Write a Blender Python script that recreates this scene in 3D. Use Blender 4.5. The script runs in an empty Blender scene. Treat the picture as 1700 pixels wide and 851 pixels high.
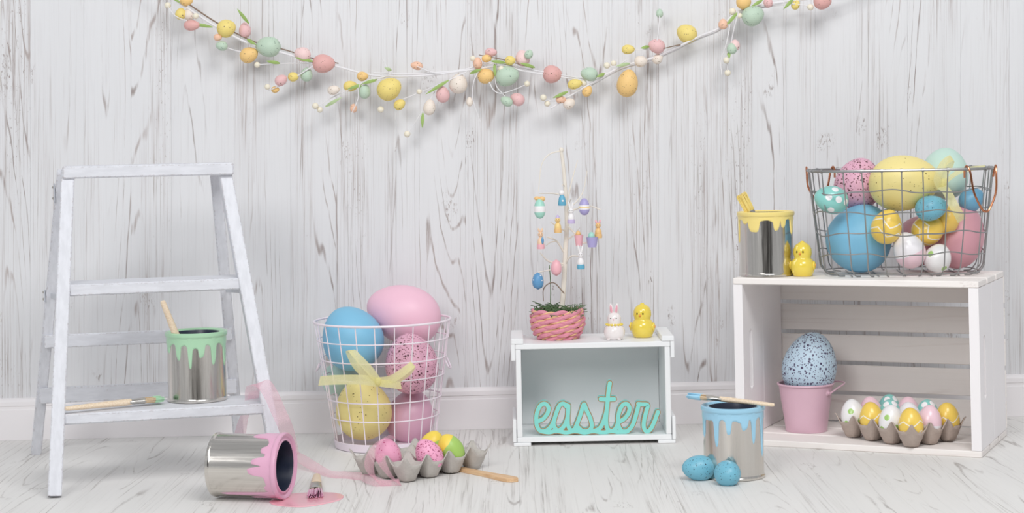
import bpy, bmesh, math, random
from mathutils import Vector, Matrix
random.seed(11)
S = bpy.context.scene
COL = S.collection
V = Vector
pi = math.pi
# ------------------------------------------------------------------ camera
F, PX, PY, H, RO = 3000.0, 850.0, 230.0, 0.60, 0.021      # focal length in px of a 1700 x 851 frame, level view, small roll
cs, sn = math.cos(RO), math.sin(RO)
cam = bpy.data.cameras.new('camera'); cam_o = bpy.data.objects.new('camera', cam); COL.objects.link(cam_o)
cam.sensor_width = 36; cam.sensor_fit = 'HORIZONTAL'; cam.lens = F/1700*36
cam.shift_y = -(425.5-PY)/1700
cam_o.matrix_world = Matrix(((cs, sn, 0, 0), (0, 0, -1, 0), (-sn, cs, 0, H), (0, 0, 0, 1)))
cam.clip_start = .05; cam.clip_end = 60
S.camera = cam_o
# ------------------------------------------------------------------ world, lights, exposure
W = bpy.data.worlds.new('world'); S.world = W; W.use_nodes = True
W.node_tree.nodes['Background'].inputs[0].default_value = (.93, .96, 1, 1)
W.node_tree.nodes['Background'].inputs[1].default_value = .50
def area(name, loc, target, sx, sy, power, col=(1, 1, 1)):
    l = bpy.data.lights.new(name, 'AREA'); l.shape = 'RECTANGLE'; l.size = sx; l.size_y = sy; l.energy = power; l.color = col
    o = bpy.data.objects.new(name, l); COL.objects.link(o); o.location = loc
    o.rotation_euler = (V(target)-V(loc)).to_track_quat('-Z', 'Y').to_euler(); return o
area('softbox_key', (0.75, 1.0, 2.75), (0.1, 3.6, .35), 1.5, 1.1, 58)
area('softbox_fill', (-1.4, -0.4, 2.2), (0, 3.6, .4), 1.4, 1.4, 54)
vs = S.view_settings
vs.view_transform = 'Standard'; vs.look = 'None'; vs.gamma = 1; vs.use_curve_mapping = False; vs.exposure = -0.06
# ------------------------------------------------------------------ picture geometry -> place
def at(px, py, y):
    u, v = (px-PX)/F, (PY-py)/F
    return V((y*(u*cs+v*sn), y, H+y*(-u*sn+v*cs)))
def on(px, py, z=0.0):
    u, v = (px-PX)/F, (PY-py)/F
    return at(px, py, (z-H)/(-u*sn+v*cs))
WY, WS = 3.755, .0187                      # back wall: y = WY + WS * x
def wy(x): return WY+WS*x
# ------------------------------------------------------------------ geometry helper
class G:
    def __init__(s): s.v = []; s.f = []
    def add(s, vs_, fs):
        n = len(s.v); s.v += [V(p) for p in vs_]; s.f += [tuple(i+n for i in f) for f in fs]; return s
    def bm(s, b, m=None):
        b.verts.ensure_lookup_table()
        for i, v in enumerate(b.verts): v.index = i
        s.add([(m @ v.co if m else v.co.copy()) for v in b.verts], [[v.index for v in f.verts] for f in b.faces]); b.free(); return s
    def box(s, c, d, bev=.0015, m=None, seg=1):
        b = bmesh.new(); bmesh.ops.create_cube(b, size=1)
        for v in b.verts: v.co = V((v.co.x*d[0], v.co.y*d[1], v.co.z*d[2]))
        if bev: bmesh.ops.bevel(b, geom=b.edges[:], offset=bev, segments=seg, affect='EDGES', profile=.5)
        T = Matrix.Translation(V(c)) if m is None else m @ Matrix.Translation(V(c))
        return s.bm(b, T)
    def beam(s, p0, p1, w, d, xa=(1, 0, 0), bev=.0015):
        p0, p1 = V(p0), V(p1); z = (p1-p0); L = z.length; z.normalize()
        x = V(xa); x = (x-z*x.dot(z)).normalized(); y = z.cross(x)
        m = Matrix((x, y, z)).transposed().to_4x4(); m.translation = (p0+p1)/2
        return s.box((0, 0, 0), (w, d, L), bev, m)
    def tube(s, pts, r, n=8, closed=False, flat=1.0, up=None):
        pts = [V(p) for p in pts]; N = len(pts)
        rr = r if isinstance(r, (list, tuple)) else [r]*N
        tang = []
        for i in range(N):
            a = pts[(i-1) % N] if (closed or i > 0) else pts[i]; b = pts[(i+1) % N] if (closed or i < N-1) else pts[i]
            t = (b-a); tang.append(t.normalized() if t.length > 1e-9 else V((0, 0, 1)))
        ref = V(up) if up else (V((0, 0, 1)) if abs(tang[0].z) < .9 else V((1, 0, 0)))
        x = (ref-tang[0]*ref.dot(tang[0])).normalized(); vs_, fs = [], []
        for i in range(N):
            x = (x-tang[i]*x.dot(tang[i])).normalized(); y = tang[i].cross(x)
            for k in range(n):
                a = 2*pi*k/n; vs_.append(pts[i]+x*(math.cos(a)*rr[i]*flat)+y*(math.sin(a)*rr[i]))
        for i in range(N if closed else N-1):
            j = (i+1) % N
            for k in range(n): fs.append((i*n+k, i*n+(k+1) % n, j*n+(k+1) % n, j*n+k))
        if not closed: fs.append(tuple(range(n-1, -1, -1))); fs.append(tuple((N-1)*n+k for k in range(n)))
        return s.add(vs_, fs)
    def lathe(s, prof, n=48, m=None, sx=1, sy=1):
        vs_, fs, idx = [], [], []
        for r, z in prof:
            if r < 1e-6: idx.append([len(vs_)]); vs_.append(V((0, 0, z)))
            else:
                idx.append(list(range(len(vs_), len(vs_)+n)))
                vs_ += [V((r*math.cos(2*pi*k/n)*sx, r*math.sin(2*pi*k/n)*sy, z)) for k in range(n)]
        for a, b in zip(idx[:-1], idx[1:]):
            for k in range(n):
                k2 = (k+1) % n
                if len(a) == 1 and len(b) == 1: continue
                if len(a) == 1: fs.append((a[0], b[k2], b[k]))
                elif len(b) == 1: fs.append((a[k], a[k2], b[0]))
                else: fs.append((a[k], a[k2], b[k2], b[k]))
        if m: vs_ = [m @ v for v in vs_]
        return s.add(vs_, fs)
    def ball(s, c, r, n=16, sc=(1, 1, 1), m=None):
        h = n//2; T = Matrix.Translation(V(c)) @ Matrix.Diagonal((sc[0], sc[1], sc[2], 1))
        if m: T = m @ T
        return s.lathe([(r*math.sin(pi*i/h), -r*math.cos(pi*i/h)) for i in range(h+1)], n, T)
    def egg(s, c, b, a, axis=(0, 0, 1), n=28, k=.13, spin=0):
        ax = V(axis).normalized(); q = V((0, 0, 1)).rotation_difference(ax).to_matrix().to_4x4()
        m = Matrix.Translation(V(c)) @ q @ Matrix.Rotation(spin, 4, 'Z'); h = n//2
        pr = []
        for i in range(h+1):
            t = -math.cos(pi*i/h); pr.append((b*math.sqrt(max(0, 1-t*t))*(1-k*t-.02*t*t)*1.0 if 0 < i < h else 0, a*t))
        return s.lathe(pr, n, m)
    def ribbon(s, pts, wid):
        vs_, fs = [], []
        for p, w in zip(pts, wid): vs_ += [V(p)-V(w)/2, V(p), V(p)+V(w)/2]
        for i in range(len(pts)-1):
            for k in (0, 1): fs.append((3*i+k, 3*i+k+1, 3*i+4+k, 3*i+3+k))
        return s.add(vs_, fs)
    def prism(s, poly, y0, y1):              # poly in (x,z), extruded along y
        n = len(poly); s.add([V((x, y0, z)) for x, z in poly]+[V((x, y1, z)) for x, z in poly],
              [tuple(range(n)), tuple(range(2*n-1, n-1, -1))]+[(i, i+n, (i+1) % n+n, (i+1) % n) for i in range(n)]); return s
def spline(pts, n=8, closed=False):
    pts = [V(p) for p in pts]; N = len(pts); out = []
    for i in range(N if closed else N-1):
        p1, p2 = pts[i], pts[(i+1) % N]
        p0 = pts[(i-1) % N] if (closed or i > 0) else p1*2-p2
        p3 = pts[(i+2) % N] if (closed or i < N-2) else p2*2-p1
        for k in range(n):
            t = k/n; out.append(.5*((2*p1)+(p2-p0)*t+(2*p0-5*p1+4*p2-p3)*t*t+(3*p1-p0-3*p2+p3)*t**3))
    if not closed: out.append(pts[-1].copy())
    return out
# ------------------------------------------------------------------ objects
def tag(o, label, cat, group=None):
    o['label'] = label; o['category'] = cat
    if group: o['group'] = group
    return o
def thing(name, label, cat, loc=(0, 0, 0), rotz=0, group=None, mat=None):
    o = bpy.data.objects.new(name, None); COL.objects.link(o); o.empty_display_size = .02
    if mat is not None: o.matrix_world = mat
    else: o.location = loc; o.rotation_euler = (0, 0, rotz)
    return tag(o, label, cat, group)
def obj(name, g, mat, parent=None, smooth=True, org=None, ang=40, kind=None, label=None):
    me = bpy.data.meshes.new(name); org = V(org) if org is not None else V((0, 0, 0))
    me.from_pydata([tuple(p-org) for p in g.v], [], g.f); me.update()
    b = bmesh.new(); b.from_mesh(me); bmesh.ops.recalc_face_normals(b, faces=b.faces[:])
    if smooth:
        for f in b.faces: f.smooth = True
        lim = math.radians(ang)
        for e in b.edges:
            if len(e.link_faces) == 2 and e.calc_face_angle(0) > lim: e.smooth = False
    b.to_mesh(me); b.free()
    me.materials.append(mat)
    o = bpy.data.objects.new(name, me); COL.objects.link(o)
    if parent is not None: o.parent = parent
    if org.length: o.location = org
    if kind: o['kind'] = kind
    if label: o['label'] = label
    return o
def inst(name, me, parent=None, loc=(0, 0, 0), mat=None):
    o = bpy.data.objects.new(name, me); COL.objects.link(o)
    if parent is not None: o.parent = parent
    o.location = loc
    if mat is not None: o.matrix_local = mat
    return o
# ------------------------------------------------------------------ materials
def lin(c): return tuple(((x/255)/12.92 if x/255 <= .04045 else (((x/255)+.055)/1.055)**2.4) for x in c)+(1,)
class N:
    def __init__(s, name):
        s.m = bpy.data.materials.new(name); s.m.use_nodes = True; s.t = s.m.node_tree; s.b = s.t.nodes['Principled BSDF']
        s.out = s.t.nodes['Material Output']
    def n(s, typ, ins=None, **kw):
        nd = s.t.nodes.new(typ)
        for k, v in kw.items(): setattr(nd, k, v)
        for k, v in (ins or {}).items():
            if isinstance(v, bpy.types.NodeSocket): s.t.links.new(v, nd.inputs[k])
            else: nd.inputs[k].default_value = v
        return nd
    def set(s, k, v):
        if isinstance(v, bpy.types.NodeSocket): s.t.links.new(v, s.b.inputs[k])
        else: s.b.inputs[k].default_value = v
    def math(s, op, a, b=0.0, c=0.0, clamp=False): return s.n('ShaderNodeMath', {0: a, 1: b, 2: c}, operation=op, use_clamp=clamp).outputs[0]
    def mix(s, f, a, b):
        nd = s.n('ShaderNodeMix', data_type='RGBA'); 
        for i, v in ((0, f), (6, a), (7, b)):
            if isinstance(v, bpy.types.NodeSocket): s.t.links.new(v, nd.inputs[i])
            else: nd.inputs[i].default_value = v
        return nd.outputs[2]
    def co(s): return s.n('ShaderNodeTexCoord').outputs['Object']
    def map(s, vec, sc=(1, 1, 1), lo=(0, 0, 0)): return s.n('ShaderNodeMapping', {0: vec, 1: lo, 3: sc}).outputs[0]
    def noise(s, vec, scale, det=3, rough=.55): return s.n('ShaderNodeTexNoise', {'Vector': vec, 'Scale': scale, 'Detail': det, 'Roughness': rough}).outputs[0]
    def ss(s, v, a, b): return s.n('ShaderNodeMapRange', {0: v, 1: a, 2: b, 3: 0.0, 4: 1.0}, interpolation_type='SMOOTHSTEP').outputs[0]
    def bump(s, h, st=.2, d=.001): s.set('Normal', s.n('ShaderNodeBump', {'Height': h, 'Strength': st, 'Distance': d}).outputs[0])
    def rnd(s): return s.n('ShaderNodeObjectInfo').outputs['Random']
    def sep(s, vec): return s.n('ShaderNodeSeparateXYZ', {0: vec}).outputs
    def comb(s, x, y, z): return s.n('ShaderNodeCombineXYZ', {0: x, 1: y, 2: z}).outputs[0]
def plain(name, rgb, rough=.5, metal=0, var=.06, scale=40, bump=0, coat=0, spec=.5):
    k = N(name); c = lin(rgb); p = k.co(); n = k.noise(p, scale, 4)
    d = tuple(x*(1-var) for x in c[:3])+(1,); e = tuple(min(1, x*(1+var*.6)) for x in c[:3])+(1,)
    k.set('Base Color', k.mix(n, d, e)); k.set('Roughness', rough); k.set('Metallic', metal); k.set('Specular IOR Level', spec)
    if coat: k.set('Coat Weight', coat); k.set('Coat Roughness', .08)
    if bump: k.bump(n, bump)
    return k.m
def whitewash(name, ax, paint, worn, dark, wear, kfreq, fine, rough=.6):
    """whitewashed boards: contour lines of a stretched noise give the cathedral grain; fine streaks break them up"""
    k = N(name); x, y, z = k.sep(k.co())[0:3]
    lng, acr = {'Z': (z, x), 'Y': (y, x), 'X': (x, z)}[ax]
    inf = k.n('ShaderNodeObjectInfo'); r = k.math('MULTIPLY', inf.outputs['Random'], 37.0)
    wr = k.sep(inf.outputs['Color'])[0]                       # wear amount of the single board
    acr_o = k.math('ADD', acr, r)
    def nz(stretch, off, scale, det=3, rg=.55): return k.noise(k.comb(acr_o, k.math('MULTIPLY', lng, stretch), k.math('ADD', r, off)), scale, det, rg)
    n1 = k.math('ADD', nz(.07, 0.0, 8.0, 1, .4), k.math('MULTIPLY', nz(.16, 1.0, 40.0, 2), .030))
    fr = k.math('FRACT', k.math('MULTIPLY', n1, kfreq))
    line = k.math('SUBTRACT', 1.0, k.ss(k.math('ABSOLUTE', k.math('SUBTRACT', fr, .5)), .01, .10))
    st = nz(.010, 3.0, fine, 3, .6)                        # fine straight streaks
    brk = nz(.05, 5.0, 120.0, 5, .7)                       # breaks the lines up
    br2 = nz(.35, 2.0, 260.0, 4, .7)
    msk = nz(.10, 9.0, 12.0, 3, .55); mk2 = nz(.10, 13.0, 16.0, 2, .5); knot = nz(.45, 17.0, 17.0, 2, .5)
    w = k.math('ADD', msk, k.math('MULTIPLY', k.math('SUBTRACT', wr, .5), .30))
    m1 = k.ss(w, .50, .72); m2 = k.ss(k.math('ADD', mk2, k.math('MULTIPLY', k.math('SUBTRACT', wr, .5), .2)), .48, .62)
    a = k.math('MULTIPLY', k.math('MULTIPLY', line, k.ss(brk, .38, .58)), k.math('ADD', .04, k.math('MULTIPLY', m2, .80)))
    b = k.math('MULTIPLY', k.math('MULTIPLY', k.ss(st, .54, .66), k.ss(brk, .36, .60)), k.math('ADD', .13, k.math('MULTIPLY', m1, .70)))
    hole = k.math('MULTIPLY', k.ss(br2, .52, .62), k.ss(knot, .66, .73))
    chip = k.math('MULTIPLY', k.ss(br2, .60, .68), k.ss(w, .62, .80)); hole = k.math('MAXIMUM', k.math('MULTIPLY', hole, .8), chip)
    amt = k.math('MULTIPLY', k.math('MAXIMUM', k.math('MAXIMUM', a, b), hole), wear, clamp=True)
    tone = nz(.05, 0.0, 22.0, 3)
    pc = k.mix(tone, lin(paint), lin(tuple(min(255, c+9) for c in paint)))
    pc = k.mix(k.math('MULTIPLY', k.math('MULTIPLY', m1, .22), k.ss(st, .40, .62)), pc, lin(worn))
    wc = k.mix(k.ss(nz(.2, 0.0, 15.0, 2), .35, .65), lin(worn), lin(dark))
    k.set('Base Color', k.mix(amt, pc, wc)); k.set('Roughness', rough); k.set('Specular IOR Level', .3)
    k.bump(k.math('SUBTRACT', k.math('MULTIPLY', st, .3), amt), .25, .0006)
    return k.m
def chippy(name, paint, chip, ax):
    """painted furniture with brush streaks and bare wood along rubbed edges"""
    k = N(name); p = k.co(); n = k.noise(k.map(p, (3, 3, 3)), 25, 5, .65); x = k.noise(k.map(p, (1, 1, 1)), 170, 4, .7)
    sc = [14, 14, 14]; sc[ax] = .8; st = k.noise(k.map(p, sc), 9, 4); c = lin(paint)
    col = k.mix(k.ss(st, .3, .7), tuple(v*.90 for v in c[:3])+(1,), c)
    bv = k.n('ShaderNodeBevel', {'Radius': .0032}, samples=4).outputs[0]; nr = k.n('ShaderNodeNewGeometry').outputs['True Normal']
    d = k.n('ShaderNodeVectorMath', {0: bv, 1: nr}, operation='DOT_PRODUCT').outputs['Value']
    e = k.math('MULTIPLY', k.math('SUBTRACT', 1.0, k.ss(d, .80, .985)), k.ss(x, .50, .55)); f = k.math('MULTIPLY', k.ss(n, .72, .76), .5)
    k.set('Base Color', k.mix(k.math('MAXIMUM', e, f), col, lin(chip))); k.set('Roughness', .55); k.bump(st, .05, .0005)
    return k.m
def wood(name, a, b, scale=60, ax=0, rough=.5):
    k = N(name); sc = [6, 6, 6]; sc[ax] = .35; n = k.noise(k.map(k.co(), sc), scale, 4)
    k.set('Base Color', k.mix(k.ss(n, .3, .7), lin(a), lin(b))); k.set('Roughness', rough); return k.m
def speck(k, p, scale, size, dens):
    v = k.n('ShaderNodeTexVoronoi', {'Vector': p, 'Scale': scale}); r = k.sep(v.outputs['Color'])
    wob = k.math('MULTIPLY', k.math('SUBTRACT', k.noise(p, scale*3, 2), .5), size*1.2)
    rad = k.math('MULTIPLY', k.math('POWER', r[0], 1.4), size*1.75)
    hit = k.math('LESS_THAN', k.math('ADD', v.outputs['Distance'], wob), rad)
    return k.math('MULTIPLY', hit, k.math('LESS_THAN', r[1], dens))
def eggm(name, rgb, rough=.42, spk=None, coat=0, zig=None, dots=None, dip=None, var=.05):
    rgb = tuple(v+(238-v)*.15 for v in rgb); k = N(name); p = k.co(); c = lin(rgb); n = k.noise(p, 25, 3)
    col = k.mix(n, tuple(v*(1-var) for v in c[:3])+(1,), c)
    if dip:                                                       # second colour below a plane in egg space: (rgb, normal, offset)
        d = k.n('ShaderNodeVectorMath', {0: p, 1: dip[1]}, operation='DOT_PRODUCT').outputs['Value']
        col = k.mix(k.math('LESS_THAN', k.math('ADD', d, k.math('MULTIPLY', k.noise(p, 80, 2), .004)), dip[2]+.002), col, lin(dip[0]))
    if zig:                                                       # list of (height, amplitude, teeth, line width)
        x, y, z = k.sep(p)[0:3]; ang = k.math('ARCTAN2', y, x)
        for h, amp, te, lw in zig:
            tri = k.math('PINGPONG', k.math('MULTIPLY', ang, te/pi), 1.0)
            d = k.math('ABSOLUTE', k.math('SUBTRACT', z, k.math('ADD', h-amp/2, k.math('MULTIPLY', tri, amp))))
            col = k.mix(k.math('LESS_THAN', d, lw), col, lin((250, 243, 225)))
    if dots:                                                      # (rgb, radius, positions)
        for q in dots[2]:
            d = k.n('ShaderNodeVectorMath', {0: p, 1: q}, operation='DISTANCE').outputs['Value']
            col = k.mix(k.math('LESS_THAN', d, dots[1]), col, lin(dots[0]))
    if spk:                                                       # list of (rgb, scale, size, density)
        for q in spk: col = k.mix(speck(k, p, q[1], q[2], q[3]), col, lin(q[0]))
    k.set('Base Color', col); k.set('Roughness', rough)
    if coat: k.set('Coat Weight', coat); k.set('Coat Roughness', .12)
    return k.m
def sheer(name, rgb, alpha=.5):
    k = N(name); p = k.co(); wv = k.noise(k.map(p, (1, 1, 1)), 900, 1); c = lin(rgb)
    tr = k.n('ShaderNodeBsdfTransparent', {0: (1, 1, 1, 1)}); df = k.n('ShaderNodeBsdfDiffuse', {0: c}); tl = k.n('ShaderNodeBsdfTranslucent', {0: c})
    m1 = k.n('ShaderNodeMixShader', {0: .45}); k.t.links.new(df.outputs[0], m1.inputs[1]); k.t.links.new(tl.outputs[0], m1.inputs[2])
    m2 = k.n('ShaderNodeMixShader', {0: k.math('ADD', alpha-.15, k.math('MULTIPLY', wv, .3))}); k.t.links.new(tr.outputs[0], m2.inputs[1]); k.t.links.new(m1.outputs[0], m2.inputs[2])
    k.t.links.new(m2.outputs[0], k.out.inputs[0]); return k.m
def tin(name):
    k = N(name); x, y, z = k.sep(k.co())[0:3]; a = k.math('ARCTAN2', y, x)
    n = k.noise(k.comb(k.math('MULTIPLY', a, 1.0), k.math('MULTIPLY', z, .5), 0.0), 14, 3)
    k.set('Base Color', k.mix(n, lin((196, 190, 183)), lin((232, 228, 222)))); k.set('Metallic', 1)
    k.set('Roughness', k.n('ShaderNodeMapRange', {0: n, 1: .3, 2: .7, 3: .13, 4: .26}).outputs[0])
    k.bump(k.noise(k.comb(a, k.math('MULTIPLY', z, 3.0), 0.0), 5, 2), .12, .002)
    return k.m
M_wall = whitewash('whitewashed_wall_boards', 'Z', (220, 220, 222), (168, 153, 148), (122, 101, 93), .92, 24.0, 430)
M_floor = whitewash('whitewashed_floor_boards', 'Y', (226, 224, 221), (174, 168, 163), (140, 131, 126), .78, 22.0, 240, .5)
M_trim = plain('baseboard_paint', (244, 240, 241), .4, var=.02, scale=8)
M_ladder = chippy('chipped_ladder_paint_upright', (224, 225, 231), (128, 100, 86), 2); M_lstep = chippy('chipped_ladder_paint_across', (224, 225, 231), (128, 100, 86), 0)
M_lhard = plain('painted_hinge_metal', (205, 208, 214), .4, .3)
M_tin = tin('shiny_tin')
M_dark = plain('dark_navy_can_inside', (38, 46, 66), .35, var=.2)  # one dark navy tone for the whole inside of each can
M_green = plain('mint_green_paint', (172, 214, 178), .3, var=.03, coat=.3)
M_pink = plain('pink_paint', (226, 172, 199), .3, var=.03, coat=.3)
M_puddle = plain('spilled_pink_paint', (244, 178, 190), .25, var=.03, coat=.4)
M_blue = plain('sky_blue_paint', (160, 208, 232), .3, var=.03, coat=.3)
M_yel = plain('yellow_paint', (247, 224, 138), .3, var=.03, coat=.3)
M_handle = wood('pale_brush_wood', (226, 202, 172), (240, 222, 198))
M_stick = wood('honey_wood', (214, 172, 128), (232, 198, 158))
M_ferr = plain('brushed_ferrule', (196, 192, 186), .3, .9)
M_brist = plain('hair_bristles', (214, 190, 158), .8, scale=300, var=.3)
M_wirew = plain('white_coated_wire', (243, 232, 240), .4, var=.02)
M_plate = plain('white_metal_base', (238, 226, 236), .4, var=.02)
M_wireg = plain('galvanised_wire', (160, 160, 160), .38, .75)
M_copper = plain('copper_wire', (196, 132, 100), .22, 1)
M_crate = whitewash('white_painted_crate_boards', 'X', (240, 234, 230), (226, 216, 210), (212, 198, 194), .6, 10.0, 160)
M_crateS = plain('white_crate_paint', (246, 242, 243), .5, var=.03, scale=12)
M_box = plain('white_box_paint', (243, 244, 245), .42, var=.02, scale=10)
M_teal = plain('teal_sign_paint', (140, 222, 212), .45, var=.03)
M_edge = plain('bare_fibreboard_edge', (176, 138, 100), .7, var=.1)
M_pulp = plain('grey_egg_carton_pulp', (196, 190, 184), .9, var=.16, scale=220, bump=.6)
M_pulpb = plain('brown_egg_carton_pulp', (188, 172, 162), .9, var=.16, scale=220, bump=.6)
M_bucket = plain('pink_enamel', (220, 182, 197), .35, var=.03)
M_yrib = sheer('pale_yellow_ribbon_weave', (250, 245, 190), .80)
M_prib = sheer('pink_organza', (250, 196, 212), .42)
M_stem = plain('white_wrapped_stem', (232, 230, 232), .7, var=.08)
M_brown = plain('brown_twig', (140, 120, 105), .8)
M_leaf = plain('fresh_green_leaf', (156, 184, 104), .55, var=.25, scale=90)
M_leafd = plain('pale_green_leaf', (186, 206, 158), .55, var=.2, scale=90)
M_berry = plain('cream_berry', (240, 232, 212), .6)
# ================================================================== THE SETTING
def struct(o): o['kind'] = 'structure'; return o
wang = math.atan(WS)
XV = V((math.cos(wang), math.sin(wang), 0)); YV = V((-math.sin(wang), math.cos(wang), 0))
wm = Matrix.Translation((0, WY, 0)) @ Matrix.Rotation(wang, 4, 'Z')
wall = obj('wall_back', G().box((0, .055, .78), (4.6, .09, 1.62), 0), M_trim, smooth=False); wall.matrix_world = wm; struct(wall)
seams = [-60, 44, 132, 210, 276, 380, 473, 548, 648, 763, 850, 930, 1006, 1084, 1165, 1240, 1297, 1345, 1414, 1499, 1588, 1670, 1740]
xs = [(p-850)/F*WY for p in seams]
while xs[0] > -2.15: xs.insert(0, xs[0]-.1-.02*random.random())
while xs[-1] < 2.15: xs.append(xs[-1]+.1+.02*random.random())
wears = {44: .95, 132: .45, 210: .52, 276: .75, 380: .5, 473: .72, 548: .68, 648: .6, 763: .62, 850: .78, 930: .5, 1006: .72, 1084: .97, 1165: .55, 1240: .72, 1297: .62, 1345: .5, 1414: .42, 1499: .55, 1588: .66, 1670: .6, 1740: .45}
tilt = Matrix.Rotation(RO, 4, 'Y')
for a, b in zip(xs[:-1], xs[1:]):
    g = G().box((0, .006, .0), (b-a-.0001, .012, 1.66), .0003)
    o = obj('plank', g, M_wall, wall, smooth=False)
    o.matrix_local = tilt @ Matrix.Translation(((a+b)/2, 0, .80))
    w = .5
    for s in wears:
        if abs((s-850)/F*WY-b) < .004: w = wears[s]
    o.color = (w, 0, 0, 1)
floor = obj('floor', G().box((0, 2.35, -.045), (4.6, 3.1, .06), 0), M_trim, smooth=False); struct(floor)
x = -2.25
while x < 2.2:
    w = .125
    o = obj('plank', G().box((0, 0, 0), (w-.0001, 2.96, .015), .0002), M_floor, floor, smooth=False); o.location = (x+w/2, 2.32, -.0075)
    o.color = (.40+.32*random.random(), 0, 0, 1); x += w
# baseboard with a small moulding along its top
bp = [(0, 0), (.012, 0), (.012, .062), (.0105, .064), (.0105, .069), (.0125, .071), (.0125, .079), (.008, .084), (0, .086)]
g = G(); n = len(bp)
g.add([V((sx*2.28, -d, z+.0002)) for sx in (-1, 1) for d, z in bp], [tuple(range(n)), tuple(range(2*n-1, n-1, -1))]+[(i, i+n, (i+1) % n+n, (i+1) % n) for i in range(n)])
bb = obj('baseboard_back', g, M_trim, ang=20); bb.matrix_world = wm; struct(bb)

# the dim far side of the studio, behind the camera, that the tin cans mirror
M_studio = plain('charcoal_studio_wall', (70, 68, 68), .8)
sw_ = obj('wall_front', G().box((0, -2.2, 1.25), (4.4, .08, 2.6), 0), M_studio, smooth=False); struct(sw_)
sf_ = obj('floor', G().box((0, -.69, -.03), (4.4, 2.94, .05), 0), M_studio, smooth=False); struct(sf_)

# ================================================================== STEP LADDER
th = math.radians(14); lx = V((math.cos(th), math.sin(th), 0)); ly = V((-math.sin(th), math.cos(th), 0))
FL0, FL1 = at(91, 826, 3.11), at(113, 290, 3.290)
FR0, FR1 = at(467, 800, 3.204), at(372, 282, 3.36)
FL0.z = FR0.z = 0
RL0, RL1 = at(60, 752, 3.555), at(104, 285, 3.37)
RR0, RR1 = at(397, 737, 3.640), at(357, 280, 3.425)
RL0.z = RR0.z = 0
lad = thing('step_ladder', 'white chipped-paint wooden step ladder standing on the floor', 'ladder', (FL0+FR0+RL0+RR0)/4)
lo = lad.location.copy()
def lp(name, g, m=M_ladder, par=lad, sm=False, org=None): 
    o = obj(name, g, m, par, sm, lo if org is None else org); o.location = (0, 0, 0) if org is None else V(org)-lo; return o
for p0, p1 in ((FL0, FL1), (FR0, FR1)):
    d = p1-p0; p1 = p0+d*1.01
    g = G().beam(p0, p1, .0235, .030, lx); 
    for v in g.v: v.z = max(v.z, 0)
    lp('front_leg', g)
for p0, p1 in ((RL0, RL1), (RR0, RR1)):
    g = G().beam(p0, p0+(p1-p0)*1.0, .020, .026, lx)
    for v in g.v: v.z = max(v.z, 0)
    lp('rear_leg', g)
def step(fl, fr, thick, dep):            # px of the top front corners
    a, b = fl, fr; up = V((0, 0, 1)); d = (b-a).normalized(); bk = V((-d.y, d.x, 0)).normalized()
    g = G(); c = (a+b)/2+bk*dep/2-up*thick/2
    m = Matrix((d, bk, up)).transposed().to_4x4(); m.translation = c
    g.box((0, 0, 0), ((b-a).length, dep, thick), .0025, m); return g
s0a, s0b = at(105, 687, 3.145), at(441, 668.5, 3.225)
s0b.z = s0a.z = .137
s1a, s1b = at(114, 473, 3.215), at(404, 460.5, 3.29); zz = (s1a.z+s1b.z)/2; s1a.z = s1b.z = zz
s2a, s2b = at(103, 276, 3.265), at(388, 270, 3.335); zz = (s2a.z+s2b.z)/2; s2a.z = s2b.z = zz
lp('step', step(s0a, s0b, .019, .125), M_lstep); lp('step', step(s1a, s1b, .021, .10), M_lstep); lp('top_step', step(s2a, s2b, .0225, .125), M_lstep)
def lerp(a, b, t): return a+(b-a)*t
for zt, zb in ((.243, .218), (.137, .107)):
    zc = (zt+zb)/2; a = lerp(RL0, RL1, zc/RL1.z); b = lerp(RR0, RR1, zc/RR1.z)
    lp('rear_rail', G().beam(a-lx*.004-ly*.018, b+lx*.004-ly*.018, zt-zb, .012, (0, 0, 1)), M_lstep)
for t, hh in ((.93, .035), (.575, .022)):         # hinge and stay plates on the left side
    c = lerp(RL0, RL1, t)-lx*.0115
    o = lp('hinge_plate', G().box((0, 0, 0), (.003, .030, hh), .001, Matrix.Translation(c) @ Matrix.Rotation(th, 4, 'Z')), M_lhard)
    g = G()
    for q in (-.3, .3): g.ball(c-lx*.0018+V((0, 0, q*hh)), .0028, 8)
    so = obj('screw', g, M_ferr, o, True, lo)
    so.location = (0, 0, 0)
for a, b in ((lerp(FL0, FL1, .60), lerp(RL0, RL1, .575)), (lerp(FR0, FR1, .60), lerp(RR0, RR1, .575))):
    lp('stay_bar', G().beam(a-ly*-.012, b, .003, .010, lx, .0008), M_lhard)

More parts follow.
